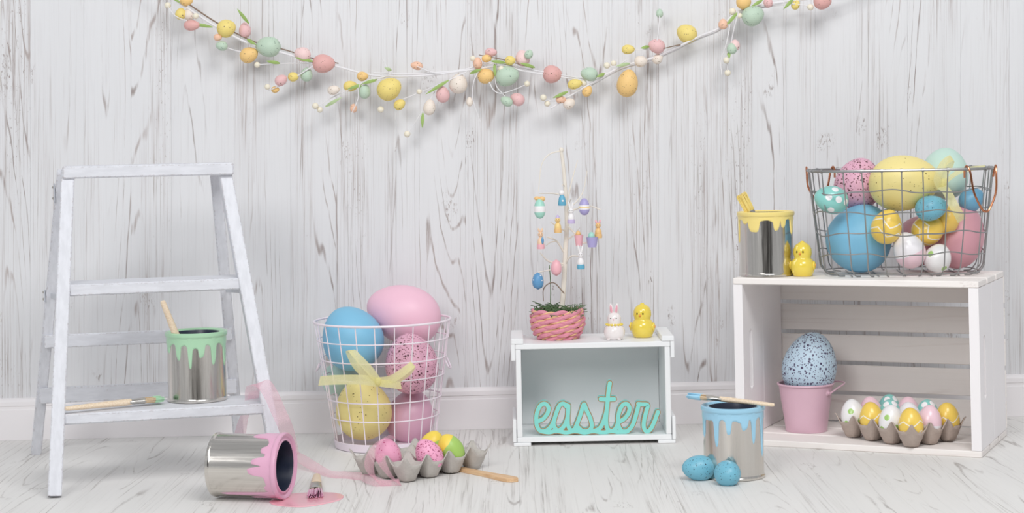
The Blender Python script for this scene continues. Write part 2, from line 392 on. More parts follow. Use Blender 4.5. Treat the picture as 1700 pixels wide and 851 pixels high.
# ================================================================== PAINT CANS
CR, CH = .0525, .125
def can_parts(root, paint, drips, base):
    obj('body', G().lathe([(0, .002), (.050, .002), (.052, 0), (.0542, .0008), (.0542, .0042), (CR+.0003, .0058), (CR, .008), (CR, .118), (.0545, .1195)], 72), M_tin, root)
    obj('rim', G().lathe([(.0527, .1150), (.0553, .1170), (.0563, .1200), (.0558, .1245), (.0540, .1256), (.0512, .1246), (.0492, .1218), (.0466, .1214), (.0446, .1235), (.0428, .1237), (.0420, .1228)], 72), paint, root)
    obj('inside', G().lathe([(.0422, .1231), (.0417, .1222), (.0417, .03), (.040, .028), (0, .028)], 48), M_dark, root)
    n = 360; g = G(); m = 9
    def shape(t):
        t = abs(t)
        return max((max(0, 1-(t/.62)**4)**.5)*1.0 if t < .62 else 0, .34*max(0, 1-t/1.9)**2)
    Ls = []
    for k in range(n):
        a = 360*k/n; L = base*(1+.18*math.sin(a*pi/180*5+1)+.1*math.sin(a*pi/180*11))
        e = 0
        for (da, ln, hw) in drips:
            dd = (a-da+180) % 360-180; e = max(e, (ln-base)*shape(dd/hw))
        Ls.append(L+max(0, e) if e > 0 else L)
    Ls = [(Ls[k-1]+2*Ls[k]+Ls[(k+1) % n])/4 for k in range(n)]
    for j in range(m+1):
        f = j/m
        for k in range(n):
            a = 2*pi*k/n-pi/2; r = CR+(.0016 if f < .92 else .0011 if j < m else -.0003)
            if j == 0: r = .0552
            z = .1175-Ls[k]*f
            g.v.append(V((r*math.cos(a), r*math.sin(a), z)))
    for j in range(m):
        for k in range(n): g.f.append((j*n+k, j*n+(k+1) % n, (j+1)*n+(k+1) % n, (j+1)*n+k))
    obj('paint_drips', g, paint, root, ang=80)
def A(x): return math.degrees(math.asin(max(-1, min(1, x))))
def can(label, loc, paint, drips, base, rotz=0):
    t = thing('paint_can', label, 'paint can', loc, rotz, 'dripping paint cans'); can_parts(t, paint, drips, base); return t
gz = .137
gp = on(328, 663, gz+.0002)
view = lambda p: math.degrees(math.atan2(p.x, p.y))         # turns a drip seen at the front towards the camera
def facing(p, dr): return [(a-view(p), l, w) for a, l, w in dr]
extra = [(150, .035, 9), (-150, .045, 8), (180, .03, 10), (120, .05, 8), (-120, .03, 9)]
c_green = can('shiny paint can dripping mint green paint, standing on the ladder step', gp, M_green,
    facing(gp, [(A(-.93), .026, 9), (A(-.61), .042, 9), (A(-.22), .055, 7), (A(.17), .036, 11), (A(.57), .052, 9), (A(.94), .053, 9)])+extra, .014)
bp_ = on(1219, 790, 0)
c_blue = can('shiny paint can dripping sky blue paint, standing on the floor', bp_, M_blue,
    facing(bp_, [(A(-.955), .047, 9), (A(-.55), .062, 8), (A(-.15), .038, 9), (A(.38), .028, 12), (A(.66), .056, 7), (A(.93), .082, 6)])+extra, .012)
CZ = .322
yp = at(1273, 455, 3.537); yp.z = CZ+.0002
c_yel = can('shiny paint can dripping yellow paint, standing on top of the crate', yp, M_yel,
    facing(yp, [(A(-.98), .055, 5), (A(-.44), .032, 22), (A(.39), .027, 12), (A(.63), .024, 10), (A(.93), .038, 9), (A(-.75), .014, 12)])+extra, .007)
# pink can lying on its side, mouth to the right
ph = math.radians(13.5); ax = V((math.cos(ph), -math.sin(ph), 0))
cb = on(418, 827, 0)
cz = V((0, 0, 1)); side = cz.cross(ax)          # local y
m = Matrix((cz, side, ax)).transposed().to_4x4()
# local x = up, local -y faces roughly the camera
m.translation = V((cb.x, cb.y, .0566))-ax*CH/2
t = thing('paint_can', 'pink paint can tipped over on its side, spilling onto the floor', 'paint can', group='dripping paint cans', mat=m)
def pa(sv): return A(sv)          # height fraction to angle from the front
dr = []
for sv, ln, w in ((.98, .042, 16), (.62, .022, 12), (.30, .034, 12), (-.02, .040, 14), (-.36, .008, 8), (-.58, .018, 9), (-.80, .098, 6), (-.97, .05, 12)):
    dr.append((pa(sv), ln, w))
dr += [(180-a, l*.8, w) for a, l, w in dr]
can_parts(t, M_pink, dr, .012)
# puddle
pc = on(508, 829, 0); g = G(); pts = []
outl = [(447, 832), (455, 838), (478, 841), (510, 841), (545, 835), (566, 829), (570, 822), (556, 818), (530, 817), (505, 818), (480, 820), (460, 826)]
pp = spline([on(a, b, 0) for a, b in outl], 6, True); n = len(pp); c = sum(pp, V((0, 0, 0)))/n
for s, z in ((1, .0002), (.985, .0010), (.93, .0014), (.5, .0015)): g.v += [V(((p.x-c.x)*s, (p.y-c.y)*s, z)) for p in pp]
g.v.append(V((0, 0, .0015)))
for j in range(3): g.f += [(j*n+k, j*n+(k+1) % n, (j+1)*n+(k+1) % n, (j+1)*n+k) for k in range(n)]
g.f += [(3*n+k, 3*n+(k+1) % n, 4*n) for k in range(n)]
o = obj('paint_puddle', g, M_puddle); o.location = c; tag(o, 'flat pink paint puddle on the floor under the tipped can', 'paint puddle')

# ================================================================== PAINTBRUSHES
def brush(label, p_end, p_tip, paint, w=.016, hl=.62, fl=.14, roll=0, flat=.55, dip=.55, up=(0, 0, 1)):
    """p_end: butt of the handle, p_tip: tip of the bristles"""
    p_end, p_tip = V(p_end), V(p_tip); d = p_tip-p_end; L = d.length; z = d.normalized()
    y = V(up); y = (y-z*y.dot(z)).normalized(); x = y.cross(z)
    m = Matrix((x, y, z)).transposed().to_4x4(); m.translation = p_end; m = m @ Matrix.Rotation(roll, 4, 'Z')
    t = thing('paintbrush', label, 'paintbrush', group='paintbrushes', mat=m)
    a, b = L*hl, L*(hl+fl); r = w/2
    prof = [(0, 0), (r*.42, .0008), (r*.52, .004), (r*.60, a*.25), (r*.70, a*.6), (r*.78, a*.85), (r*.74, a), (0, a+.0005)]
    obj('handle', G().lathe(prof, 20, sx=1, sy=flat+.2), M_handle, t)
    fe = [(r*.76, a-.004), (r*.80, a-.004), (r*.82, a+(b-a)*.2), (r*.86, a+(b-a)*.22), (r*.88, a+(b-a)*.45), (r*.92, a+(b-a)*.48), (r*1.0, b), (r*.96, b+.0004)]
    obj('ferrule', G().lathe(fe, 24, sx=1, sy=flat), M_ferr, t)
    g = G(); g2 = G(); rnd = random.Random(len(label))
    for i in range(46):
        u = rnd.uniform(-1, 1); v_ = rnd.uniform(-1, 1)*math.sqrt(1-u*u)
        p0 = V((u*r*.92, v_*r*.92*flat, b-.002)); sp = 1.0+.25*rnd.random()
        e = V((u*r*sp*1.05, v_*r*flat*sp, L-rnd.random()*.12*(L-b)))
        q = p0.lerp(e, dip)
        g.tube([p0, q], [.0011, .0011], 5); g2.tube([q, p0.lerp(e, dip+.22), e], [.0018, .0017, .0007], 5)
    bo = obj('bristles', g, M_brist, t, kind=None); obj('wet_paint', g2, paint, bo)
    return t
b_g = c_green.location
brush('pale wooden brush handle sticking up out of the green paint can', at(269.5, 499, 3.235), b_g+V((-.004, -.004, .034)), M_green, .0200, .66, .12, flat=.7)
e0, e1 = on(108, 679, gz+.0088), on(271, 661, gz+.0095)
brush('paintbrush with green bristles lying flat on the ladder step', e0+V((0, 0, .001)), e1, M_green, .0205, .66, .14)
brush('paintbrush with blue bristles resting across the blue paint can', at(1286, 672, 3.130), at(1141, 655.5, 3.195), M_blue, .0165, .62, .15, dip=.35)
brush('yellow-loaded paintbrush standing bristles up in the yellow can', c_yel.location+V((.016, .006, .032)), at(1230, 321, 3.512), M_yel, .0185, .52, .22, dip=.05, up=(0, -1, 0))
p1 = on(523, 823, .006); p0 = on(526, 789, .005)
brush('short paintbrush with pink bristles lying on the floor by the puddle', p0+V((0, 0, .001)), p1, M_pink, .0240, .42, .30, dip=.2, flat=.45)
# flat wooden paddle half under the grey egg carton
q0, q1 = on(781, 782, .003), on(856, 797, .003); d = (q1-q0).normalized(); y = V((-d.y, d.x, 0)); L = (q1-q0).length
outl = [(-.05, .0075), (.0, .0075), (.25*L, .0072), (.45*L, .0085), (.75*L, .0130), (.93*L, .0125), (L, .006)]
poly = [(a, b) for a, b in outl]+[(a, -b) for a, b in reversed(outl)]
g = G(); n = len(poly); g.add([V((a, b, 0)) for a, b in poly]+[V((a, b, .0055)) for a, b in poly]+[V((a*.995, b*.85, .0065)) for a, b in poly],
    [tuple(range(n))]+[(j*n+i, j*n+(i+1) % n, (j+1)*n+(i+1) % n, (j+1)*n+i) for j in (0, 1) for i in range(n)]+[tuple(2*n+i for i in range(n))])
mm = Matrix((d, y, V((0, 0, 1)))).transposed().to_4x4(); mm.translation = (q0.x, q0.y, .0003)
o = obj('wooden_paddle', g, M_stick, ang=30); o.matrix_world = mm; tag(o, 'flat honey-coloured wooden paddle poking out from under the grey egg carton', 'paddle')

# ================================================================== EGGS
def egg(label, c, b, a, axis, mat, group=None, k=.12, spin=0):
    ax_ = V(axis).normalized(); q = V((0, 0, 1)).rotation_difference(ax_).to_matrix().to_4x4()
    o = obj('easter_egg', G().egg((0, 0, 0), b, a, n=40, k=k), mat, ang=80)
    o.matrix_world = Matrix.Translation(V(c)) @ q @ Matrix.Rotation(spin, 4, 'Z')
    return tag(o, label, 'egg', group)
E_blue = eggm('blue_shell', (112, 186, 224), .5)
E_pale = eggm('pale_pink_shell', (247, 190, 212), .45)
E_mauve = eggm('mauve_pink_shell', (222, 166, 192), .35)
E_pspk = eggm('speckled_rose_shell', (226, 163, 188), .5, [((92, 52, 62), 190, .26, .8), ((130, 80, 90), 330, .30, .8)])
E_yspk = eggm('speckled_yellow_shell', (242, 222, 134), .5, [((120, 105, 60), 190, .20, .14), ((150, 130, 70), 330, .22, .12)])
E_mint = eggm('mint_shell', (190, 222, 208), .5)
E_rose = eggm('rose_pink_shell', (224, 154, 168), .42)
E_bspk = eggm('speckled_sky_shell', (98, 176, 202), .38, [((40, 70, 85), 260, .20, .35), ((40, 70, 85), 420, .22, .4)])
E_lspk = eggm('speckled_pale_blue_shell', (186, 211, 230), .5, [((70, 62, 92), 170, .26, .9), ((92, 84, 112), 300, .32, .9)])
def surf(L_, b, a): 
    out = []
    for d, t in L_:
        r = b*math.sqrt(1-t*t)*(1-.12*t-.02*t*t); out.append((r*math.cos(math.radians(d)), r*math.sin(math.radians(d)), a*t))
    return out
zz = [(.004, .010, 4, .0012), (-.014, .010, 4, .0012)]
E_yzig = eggm('yellow_zigzag_shell', (250, 207, 72), .3, zig=zz, coat=.3)
E_wdot = eggm('white_green_dot_shell', (248, 246, 246), .3, dots=((168, 208, 120), .0056, surf([(-108, .32), (-62, -.25), (90, 0), (-135, -.4), (20, .3)], .0232, .0315)), coat=.3)
E_teal = eggm('teal_white_dot_shell', (126, 205, 196), .3, dots=((250, 248, 250), .0062, surf([(-55, .25), (-112, .35), (-90, -.25), (-20, -.1), (-150, 0), (-60, .80), (-140, .75), (90, .3), (30, .5)], .0232, .0315)), coat=.3)
E_teal2 = eggm('teal_white_dot_shell_large', (126, 205, 196), .3, dots=((250, 248, 250), .0066, [(.006, -.0245, .014), (.006, -.0262, -.006), (.004, -.022, -.024), (-.018, -.020, .002), (.021, -.013, .002), (0, .027, 0)]), coat=.3)
E_pwht = eggm('pink_over_white_shell', (248, 208, 220), .3, dip=((246, 244, 248), (0, 0, 1), -.004), coat=.3)
E_wpnk = eggm('white_over_pink_shell', (246, 242, 246), .3, dip=((245, 212, 222), (0, 0, 1), -.004), coat=.3)
E_ppk = eggm('light_pink_shell', (248, 204, 216), .35, coat=.2)
E_ygr = eggm('yellow_green_dip_shell', (250, 214, 60), .4, dip=((168, 204, 104), (-.55, 0, 1), .015))
E_pgl = eggm('glitter_pink_shell', (246, 160, 196), .5, [((190, 70, 120), 330, .3, .35)], var=.15)
E_psp = eggm('dark_speckled_pink_shell', (248, 160, 198), .45, [((150, 50, 90), 330, .30, .7), ((150, 50, 90), 520, .32, .6)])

# ================================================================== WHITE WIRE BASKET
bc = at(641, 745, 3.575); bx_, by_ = bc.x, 3.575
RB, RT, HB = .097, .134, .247
tx = at(635, 540, 3.575).x-bx_
bas = thing('wire_basket', 'round white wire basket of big pastel eggs standing on the floor', 'basket', (bx_, by_, 0))
def cen(z): return V((tx*z/HB, 0, z))
def rad(z): return RB+(RT-RB)*(z/HB)
NV = 22
for k in range(NV):
    a = 2*pi*(k+.35)/NV; r = random.uniform(-.002, .002)
    obj('upright_wire', G().tube([cen(z)+V((math.cos(a+r)*rad(z), math.sin(a+r)*rad(z), 0)) for z in (.004, .08, .16, HB)], .0011, 6), M_wirew, bas)
for z, r in ((HB, .0022), (.212, .0012), (.175, .0012), (.140, .0012), (.097, .0012), (.061, .0012)):
    obj('rim_wire' if z == HB else 'ring_wire', G().tube([cen(z)+V((math.cos(2*pi*k/64)*(rad(z)+.001), math.sin(2*pi*k/64)*(rad(z)+.001), 0)) for k in range(64)], r, 8, True), M_wirew, bas)
obj('base_plate', G().lathe([(0, .0025), (RB-.003, .0025), (RB, .0005), (RB+.003, .001), (RB+.0055, .016), (RB+.0045, .0165), (RB-.001, .004), (0, .004)], 64), M_plate, bas)
for sg in (-1, 1):
    zc = .168; c = cen(zc)+V((sg*(rad(zc)+.0015), 0, 0))
    obj('side_handle', G().tube(spline([c+V((0, -.030, 0)), c+V((sg*.006, -.026, -.014)), c+V((sg*.009, 0, -.018)), c+V((sg*.006, .026, -.014)), c+V((0, .030, 0))], 5), .0018, 8), M_plate, bas)
gb = 'big eggs in the white wire basket'
egg('large yellow speckled egg at the bottom of the white wire basket', at(603, 679, 3.545), .0545, .060, (-.25, -.2, 1), E_yspk, gb)
egg('glossy mauve pink egg at the bottom right of the white basket', at(681, 691, 3.598), .0480, .0540, (.3, 0, 1), E_mauve, gb)
egg('rose egg with dark speckles in the middle of the white basket', at(683, 603, 3.555), .0520, .0600, (-.15, -.1, 1), E_pspk, gb)
egg('plain sky blue egg on the left of the white wire basket', at(584.5, 561, 3.578), .0600, .0650, (-.5, 0, 1), E_blue, gb)
egg('big pale pink egg heaped on top of the white basket', at(670, 521, 3.645), .0590, .0770, (-1, .1, .35), E_pale, gb)
egg('pale mint egg half hidden at the back of the white basket', at(566, 628, 3.645), .0330, .0400, (1, 0, .3), E_mint, gb)
# ribbons
def rib(name, pts, w, mat, par=None, org=None, n=8):
    """pts: list of (point, width vector direction)"""
    P = spline([p for p, _ in pts], n); D = spline([d for _, d in pts], n)
    return obj(name, G().ribbon(P, [d.normalized()*w for d in D]), mat, par, True, org, ang=80)
k0 = at(628, 633, 3.437)
bow = thing('ribbon_bow', 'pale yellow ribbon bow on the white wire basket', 'ribbon', k0)
def rb(name, pts, w, mat=M_yrib, root=bow, y0=3.437):
    o = rib(name, [(at(a, b, y0+c), V((d[0], d[2] if len(d) > 2 else 0, d[1]))) for a, b, c, d in pts], w, mat, root, root.location); o.location = (0, 0, 0); return o
rb('loop', [(628, 633, 0, (.6, .8)), (612, 612, -.012, (.8, .6, .2)), (592, 590, -.014, (1, .25, .3)), (583, 581, -.006, (1, .1, .6)), (581, 586, .008, (1, .1, .4)), (596, 612, .006, (.8, .5)), (624, 633, .002, (.5, .8))], .0150)
rb('tail', [(628, 634, 0, (.2, 1)), (600, 630, -.010, (.1, 1)), (560, 630, -.016, (.1, 1)), (530, 632, -.010, (.25, 1))], .0185)
rb('loop', [(628, 633, 0, (-.2, 1)), (652, 628, -.014, (-.4, .9)), (676, 612, -.022, (-.5, .8, .3)), (686, 604, -.012, (-.6, .6, .5)), (676, 618, .002, (-.5, .8)), (650, 634, .002, (-.2, 1)), (628, 635, .002, (0, 1))], .0150)
rb('tail', [(628, 635, 0, (.1, 1)), (644, 637, -.010, (.1, 1)), (666, 640, -.014, (-.1, 1))], .0140)
o = obj('knot', G().ball((0, 0, 0), .0075, 12, (1, .7, 1.2)), M_yrib, bow)
# ================================================================== EGG CARTONS
def carton(name, label, corner, d1, d2, n1, n2, p, mat):
    """corner: centre of the nearest cup on the ground; d1, d2: directions of the two rows"""
    d1, d2 = V(d1).normalized(), V(d2).normalized(); g = G(); R = 14; c = V(corner)
    def sm(a, b, t): t = max(0, min(1, (t-a)/(b-a))); return t*t*(3-2*t)
    w, h = n1*R+1, n2*R+1; rn = random.Random(5)
    for j in range(h):
        for i in range(w):
            u = (i % R)/R if i < w-1 else 1.0; v = (j % R)/R if j < h-1 else 1.0
            a, b = abs(u-.5)*2, abs(v-.5)*2
            rr = math.sqrt(a*a+b*b)
            e = max(a, b); e = .55*e+.45*min(1, rr)
            lin_ = max(0, (e-.46)/.54)
            z = .029*min(1, lin_)+.015*sm(.35, 1, a)*sm(.35, 1, b)
            X, Y = (i/R-.5)*p, (j/R-.5)*p
            if i in (0, w-1) and 0 < b: z += .0015*math.sin(j*2.1)
            # the cup narrows: pull the outer edge cells outwards slightly less at the foot
            g.v.append(d1*X+d2*Y+V((0, 0, z+rn.uniform(-.0004, .0004))))
    for j in range(h-1):
        for i in range(w-1): g.f.append((j*w+i, j*w+i+1, (j+1)*w+i+1, (j+1)*w+i))
    o = obj(name, g, mat, ang=80); o.location = c+V((0, 0, .0022))
    so = o.modifiers.new('thickness', 'SOLIDIFY'); so.thickness = .0018; so.offset = -1
    return tag(o, label, 'egg carton', 'egg cartons')
def cup(corner, d1, d2, p, i, j, z): return V(corner)+V(d1).normalized()*p*i+V(d2).normalized()*p*j+V((0, 0, z))
PC = .052
c1 = on(676, 799, 0); c1.z = 0
A1, A2 = (.72, .69, 0), (-.69, .72, 0)
carton('egg_carton', 'grey pulp egg carton with four eggs on the floor beside the white basket', c1, A1, A2, 4, 3, PC, M_pulp)
ge = 'eggs in the grey floor carton'
ez = .042
egg('pink glittery egg wrapped by the organza ribbon in the grey carton', cup(c1, A1, A2, PC, 0, 1, ez), .0235, .0300, (-.2, -.1, 1), E_pgl, ge)
egg('bright pink egg with dark speckles in the grey carton', cup(c1, A1, A2, PC, 1, 0, ez-.002), .0235, .0305, (-.55, -.1, 1), E_psp, ge)
egg('yellow egg dipped green below, rear one in the grey carton', cup(c1, A1, A2, PC, 2, 1, ez), .0235, .0305, (.35, -.1, 1), E_ygr, ge)
egg('yellow egg dipped green below, right-hand one in the grey carton', cup(c1, A1, A2, PC, 2, 0, ez), .0235, .0305, (-.4, -.15, 1), E_ygr, ge)

# ================================================================== BIG WHITE CRATE
CL, CRt = V((.4206, 3.4913, 0)), V((.8443, 3.294, 0)); cw = (CRt-CL).length; cang = math.atan2(CRt.y-CL.y, CRt.x-CL.x)
cd, ch, sl, ep = .262, CZ, .012, .018
crate = thing('wooden_crate', 'large white wooden crate standing on its side with handle slots', 'crate', (CL+CRt)/2, cang)
CM = Matrix.Translation((CL+CRt)/2) @ Matrix.Rotation(cang, 4, 'Z')
for z in (ch-sl/2, sl/2):
    for k in range(3):
        w = .080; y = k*(w+.011)
        o = obj('slat', G().box((0, 0, 0), (cw, w, sl), .0016), M_crate, crate, False); o.location = (0, y+w/2, z); o.color = (.4, 0, 0, 1)
for k in range(5):
    hh = .0525; z = sl+.0015+k*(hh+.0085)
    o = obj('back_slat', G().box((0, 0, 0), (cw, .008, hh), .0012), M_crate, crate, False); o.location = (0, cd+.0042, z+hh/2); o.color = (.5, 0, 0, 1)
def slot_panel(y0, y1, z0, z1, cy, czz, hw, hl, th_):
    """board in the y-z plane with a rounded slot"""
    angs = sorted(set([2*pi*k/40 for k in range(40)]+[math.atan2(b-czz, a-cy) % (2*pi) for a in (y0, y1) for b in (z0, z1)]))
    def rect(a):
        c, s_ = math.cos(a), math.sin(a); t = 1e9
        if c > 1e-9: t = min(t, (y1-cy)/c)
        if c < -1e-9: t = min(t, (y0-cy)/c)
        if s_ > 1e-9: t = min(t, (z1-czz)/s_)
        if s_ < -1e-9: t = min(t, (z0-czz)/s_)
        return cy+c*t, czz+s_*t
    def slot(a):
        c, s_ = math.cos(a), math.sin(a)
        lo_, hi = 0, hl*2
        for _ in range(40):
            t = (lo_+hi)/2; yy, zz_ = abs(c*t), abs(s_*t)
            inside = yy < hw and (zz_ < hl-hw or (yy**2+(zz_-(hl-hw))**2) < hw*hw)
            lo_, hi = (t, hi) if inside else (lo_, t)
        return cy+c*lo_, czz+s_*lo_
    g = G(); n = len(angs); ro, ri = [rect(a) for a in angs], [slot(a) for a in angs]
    for x in (-th_/2, th_/2):
        g.v += [V((x, a, b)) for a, b in ro]; g.v += [V((x, a, b)) for a, b in ri]
    for k in range(n):
        q = (k+1) % n
        g.f += [(k, q, n+q, n+k), (2*n+k, 3*n+k, 3*n+q, 2*n+q), (k, 2*n+k, 2*n+q, q), (n+k, n+q, 3*n+q, 3*n+k)]
    return g
for sg in (-1, 1):
    # each end is two boards: the front one carries the handle slot
    o = obj('end_board', slot_panel(.001, .128, sl+.0005, ch-sl-.0005, .050, .161, .0095, .060, ep), M_crateS, crate, False); o.location = (sg*(cw/2-ep/2-.0004), 0, 0)
    o = obj('end_board', G().box((0, 0, 0), (ep, .128, ch-2*sl-.001), .001), M_crateS, crate, False); o.location = (sg*(cw/2-ep/2-.0004), .1935, ch/2)
# carton of twelve eggs inside the crate
c2 = on(1513, 742, sl); c2.z = sl
c2 = CM @ (CM.inverted() @ c2)
B1, B2 = (-.57, .82, 0), (.82, .57, 0); P2 = .0495
carton('egg_carton', 'brown pulp egg carton full of a dozen painted eggs inside the crate', c2, B1, B2, 4, 3, P2, M_pulpb)
rows = [[(E_yzig, 'yellow zigzag egg at the front corner of the full brown carton'), (E_wdot, 'white egg with green dot right beside the front corner egg of the brown carton'), (E_yzig, 'yellow zigzag egg second from the left end of the brown carton'), (E_wdot, 'white green-dotted egg at the left end of the brown carton')],
        [(E_pwht, 'pink egg with a white bottom, between two yellow eggs in the brown carton'), (E_wpnk, 'white egg in the middle of the brown carton behind the front corner egg'), (E_teal, 'teal white-dotted egg in the middle of the brown carton'), (E_ppk, 'plain light pink egg at the left rear of the brown carton')],
        [(E_yzig, 'yellow zigzag egg at the right end of the brown carton'), (E_teal, 'teal white-dotted egg next to the right end of the brown carton'), (E_ppk, 'plain light pink egg in the back row of the brown carton'), (E_teal, 'teal white-dotted egg farthest back in the brown carton')]]
rn = random.Random(3)
for j, r in enumerate(rows):
    for i, (mt, lb) in enumerate(r):
        egg(lb, cup(c2, B1, B2, P2, i, j, .0425), .0232, .0315, (rn.uniform(-.12, .12), rn.uniform(-.15, .05), 1), mt, 'painted eggs in the brown carton', spin=rn.uniform(-.3, .3))
# pink bucket with a big egg
kb = on(1339, 714, sl); kb.z = sl
bk = thing('tin_bucket', 'small pink metal bucket holding a big speckled egg in the crate', 'bucket', kb+V((0, 0, .0003)))
R0, R1, HK = .0405, .0540, .0945
obj('body', G().lathe([(0, .003), (R0-.002, .003), (R0, 0), (R0+.0008, .002), (R0+.0005, .006), (R1-.001, HK-.004), (R1-.002, HK-.004), (R0-.001, .006), (0, .005)], 64), M_bucket, bk)
obj('rolled_rim', G().tube([V((math.cos(2*pi*k/64)*R1, math.sin(2*pi*k/64)*R1, HK-.002)) for k in range(64)], .0022, 8, True), M_bucket, bk)
ear = V((.0385, -.0345, HK-.0175)); ear2 = V((-ear.x, -ear.y, ear.z))
for e in (ear, ear2):
    q = V((e.x, e.y, 0)).normalized().to_track_quat('Z', 'Y').to_matrix().to_4x4(); q.translation = e-V((e.x, e.y, 0)).normalized()*.003
    obj('handle_ear', G().lathe([(.0065, 0), (.0065, .002), (.0052, .0035), (.003, .004), (.003, .007), (0, .0075)], 20, q), M_bucket, bk)
hp = spline([ear+V((.003, -.003, 0)), V((.060, -.018, HK-.010)), V((.078, .006, HK-.003)), V((.060, .034, HK-.004)), V((.010, .060, HK-.012)), ear2+V((-.003, .003, 0))], 8)
obj('bail_handle', G().tube(hp, .0017, 8), M_bucket, bk)
egg('huge pale blue speckled egg sitting in the pink bucket', at(1344.5, 606, kb.y), .0530, .0665, (.22, -.05, 1), E_lspk)

# ================================================================== SMALL WHITE BOX CRATE
xl, xr = at(857, 650, 3.525).x, at(1114, 650, 3.525).x
sw = xr-xl; sx0 = (xl+xr)/2; sh, sd, stt = .199, .165, .0105
sb = thing('wooden_box', 'small white open-front wooden box standing behind the easter sign', 'box', (sx0, 3.525, 0))
ft = .007
def sp(name, c, d, bev=.001): o = obj(name, G().box((0, 0, 0), d, bev), M_box, sb, False); o.location = c
sp('bottom_panel', (0, sd/2, ft+stt/2), (sw, sd, stt)); sp('top_panel', (0, sd/2, sh-stt/2), (sw, sd, stt))
for sg in (-1, 1):
    sp('side_panel', (sg*(sw/2-stt/2-.0002), sd/2+.0005, sh/2+ft/2), (stt, sd-.001, sh-ft-2*stt-.0004))
    sp('top_cleat', (sg*(sw/2-.004), sd/2, sh+.0052), (.024, sd+.003, .010))
    sp('side_cleat', (sg*(sw/2+.0045), sd/2, sh-.0115), (.008, sd, .042))
    sp('foot_cleat', (sg*(sw/2-.010), sd/2, ft/2), (.034, sd+.004, ft-.0004))
    sp('side_cleat', (sg*(sw/2+.0045), sd/2, .030), (.007, sd, .045))
sp('back_panel', (0, sd-.004, sh/2+ft/2), (sw-2*stt-.001, .007, sh-ft-2*stt-.0004))
# the word
def Z(zx, zy): return (740+zx/3.26, 590+zy/3.26)
strokes = [
 [(500, 356), (528, 342), (550, 316)], [(550, 316), (557, 285), (540, 262), (518, 266), (500, 292), (490, 335), (494, 382), (514, 408), (545, 405), (572, 380), (590, 340)],
 [(652, 275), (636, 260), (614, 274), (594, 325), (584, 372), (600, 402), (622, 400), (646, 372), (660, 330), (664, 290)], [(664, 272), (661, 330), (663, 380), (680, 404), (700, 398)], [(640, 262), (656, 270), (664, 284)],
 [(698, 400), (722, 340), (744, 272), (750, 264)], [(750, 264), (764, 300), (784, 345), (790, 385), (770, 408), (738, 406), (716, 388)],
 [(770, 406), (800, 408), (828, 398)],
 [(888, 150), (880, 200), (872, 290), (856, 350), (836, 390), (812, 406)], [(838, 236), (872, 238), (912, 236)],
 [(872, 290), (868, 350), (874, 392), (894, 408), (918, 396), (934, 360)],
 [(940, 358), (966, 342), (988, 316)], [(988, 316), (995, 285), (980, 262), (958, 268), (940, 300), (932, 345), (938, 388), (958, 410), (988, 404), (1012, 374), (1030, 320), (1044, 268)],
 [(1042, 262), (1062, 264), (1092, 268), (1086, 300), (1074, 350), (1072, 388), (1086, 410), (1108, 398), (1128, 360), (1148, 306)],
 [(520, 410), (560, 415), (600, 407), (650, 416), (700, 408), (750, 416), (800, 409), (850, 416), (900, 409), (950, 416), (985, 409)]]
SY = 3.542; basez = ft+stt
k0 = at(*Z(815, 426), SY); sgn = thing('word_sign', "teal cut-out word sign reading 'easter' standing inside the small white box", 'sign', (k0.x, SY, basez+.0003))
def stroke(g, pts, w, y0, y1):
    P = spline([V((p.x-k0.x, 0, p.z-k0.z)) for p in pts], 6); n = len(P); L, R = [], []
    for i in range(n):
        t = (P[min(i+1, n-1)]-P[max(i-1, 0)]).normalized(); nn = V((-t.z, 0, t.x)); L.append(P[i]+nn*w/2); R.append(P[i]-nn*w/2)
    def cap(c, a0):      # round end
        return [c+V((math.cos(a0+pi*k/6), 0, math.sin(a0+pi*k/6)))*w/2 for k in range(1, 6)]
    vs_, fs = [], []
    for i in range(n): vs_ += [(L[i].x, y0, max(0, L[i].z)), (R[i].x, y0, max(0, R[i].z)), (L[i].x, y1, max(0, L[i].z)), (R[i].x, y1, max(0, R[i].z))]
    for i in range(n-1):
        a, b = 4*i, 4*i+4; fs += [(a, a+1, b+1, b), (a+2, b+2, b+3, a+3), (a, b, b+2, a+2), (a+1, a+3, b+3, b+1)]
    g.add(vs_, fs)
    for e, o_ in ((0, 1), (n-1, n-2)):
        c = P[e]; d = (c-P[o_]).normalized(); a0 = math.atan2(d.z, d.x)
        pl = [c+V((math.cos(a0-pi/2+pi*k/8), 0, math.sin(a0-pi/2+pi*k/8)))*w/2 for k in range(9)]
        g.prism([(p.x, max(0, p.z)) for p in pl], y0, y1)
gt, ge_, gf = G(), G(), G()
for i, s_ in enumerate(strokes):
    pts = [at(*Z(*q), SY) for q in s_]; e = i*.00004
    stroke(gt, pts, .0112, .0008+e, .016+e); stroke(ge_, pts, .0112, -.0006-e, .0008+e); stroke(gf, pts, .0080, -.0012-e, -.0008)
obj('letter_body', gt, M_teal, sgn, False); obj('raw_edge', ge_, M_edge, sgn, False); obj('letter_face', gf, M_teal, sgn, False)

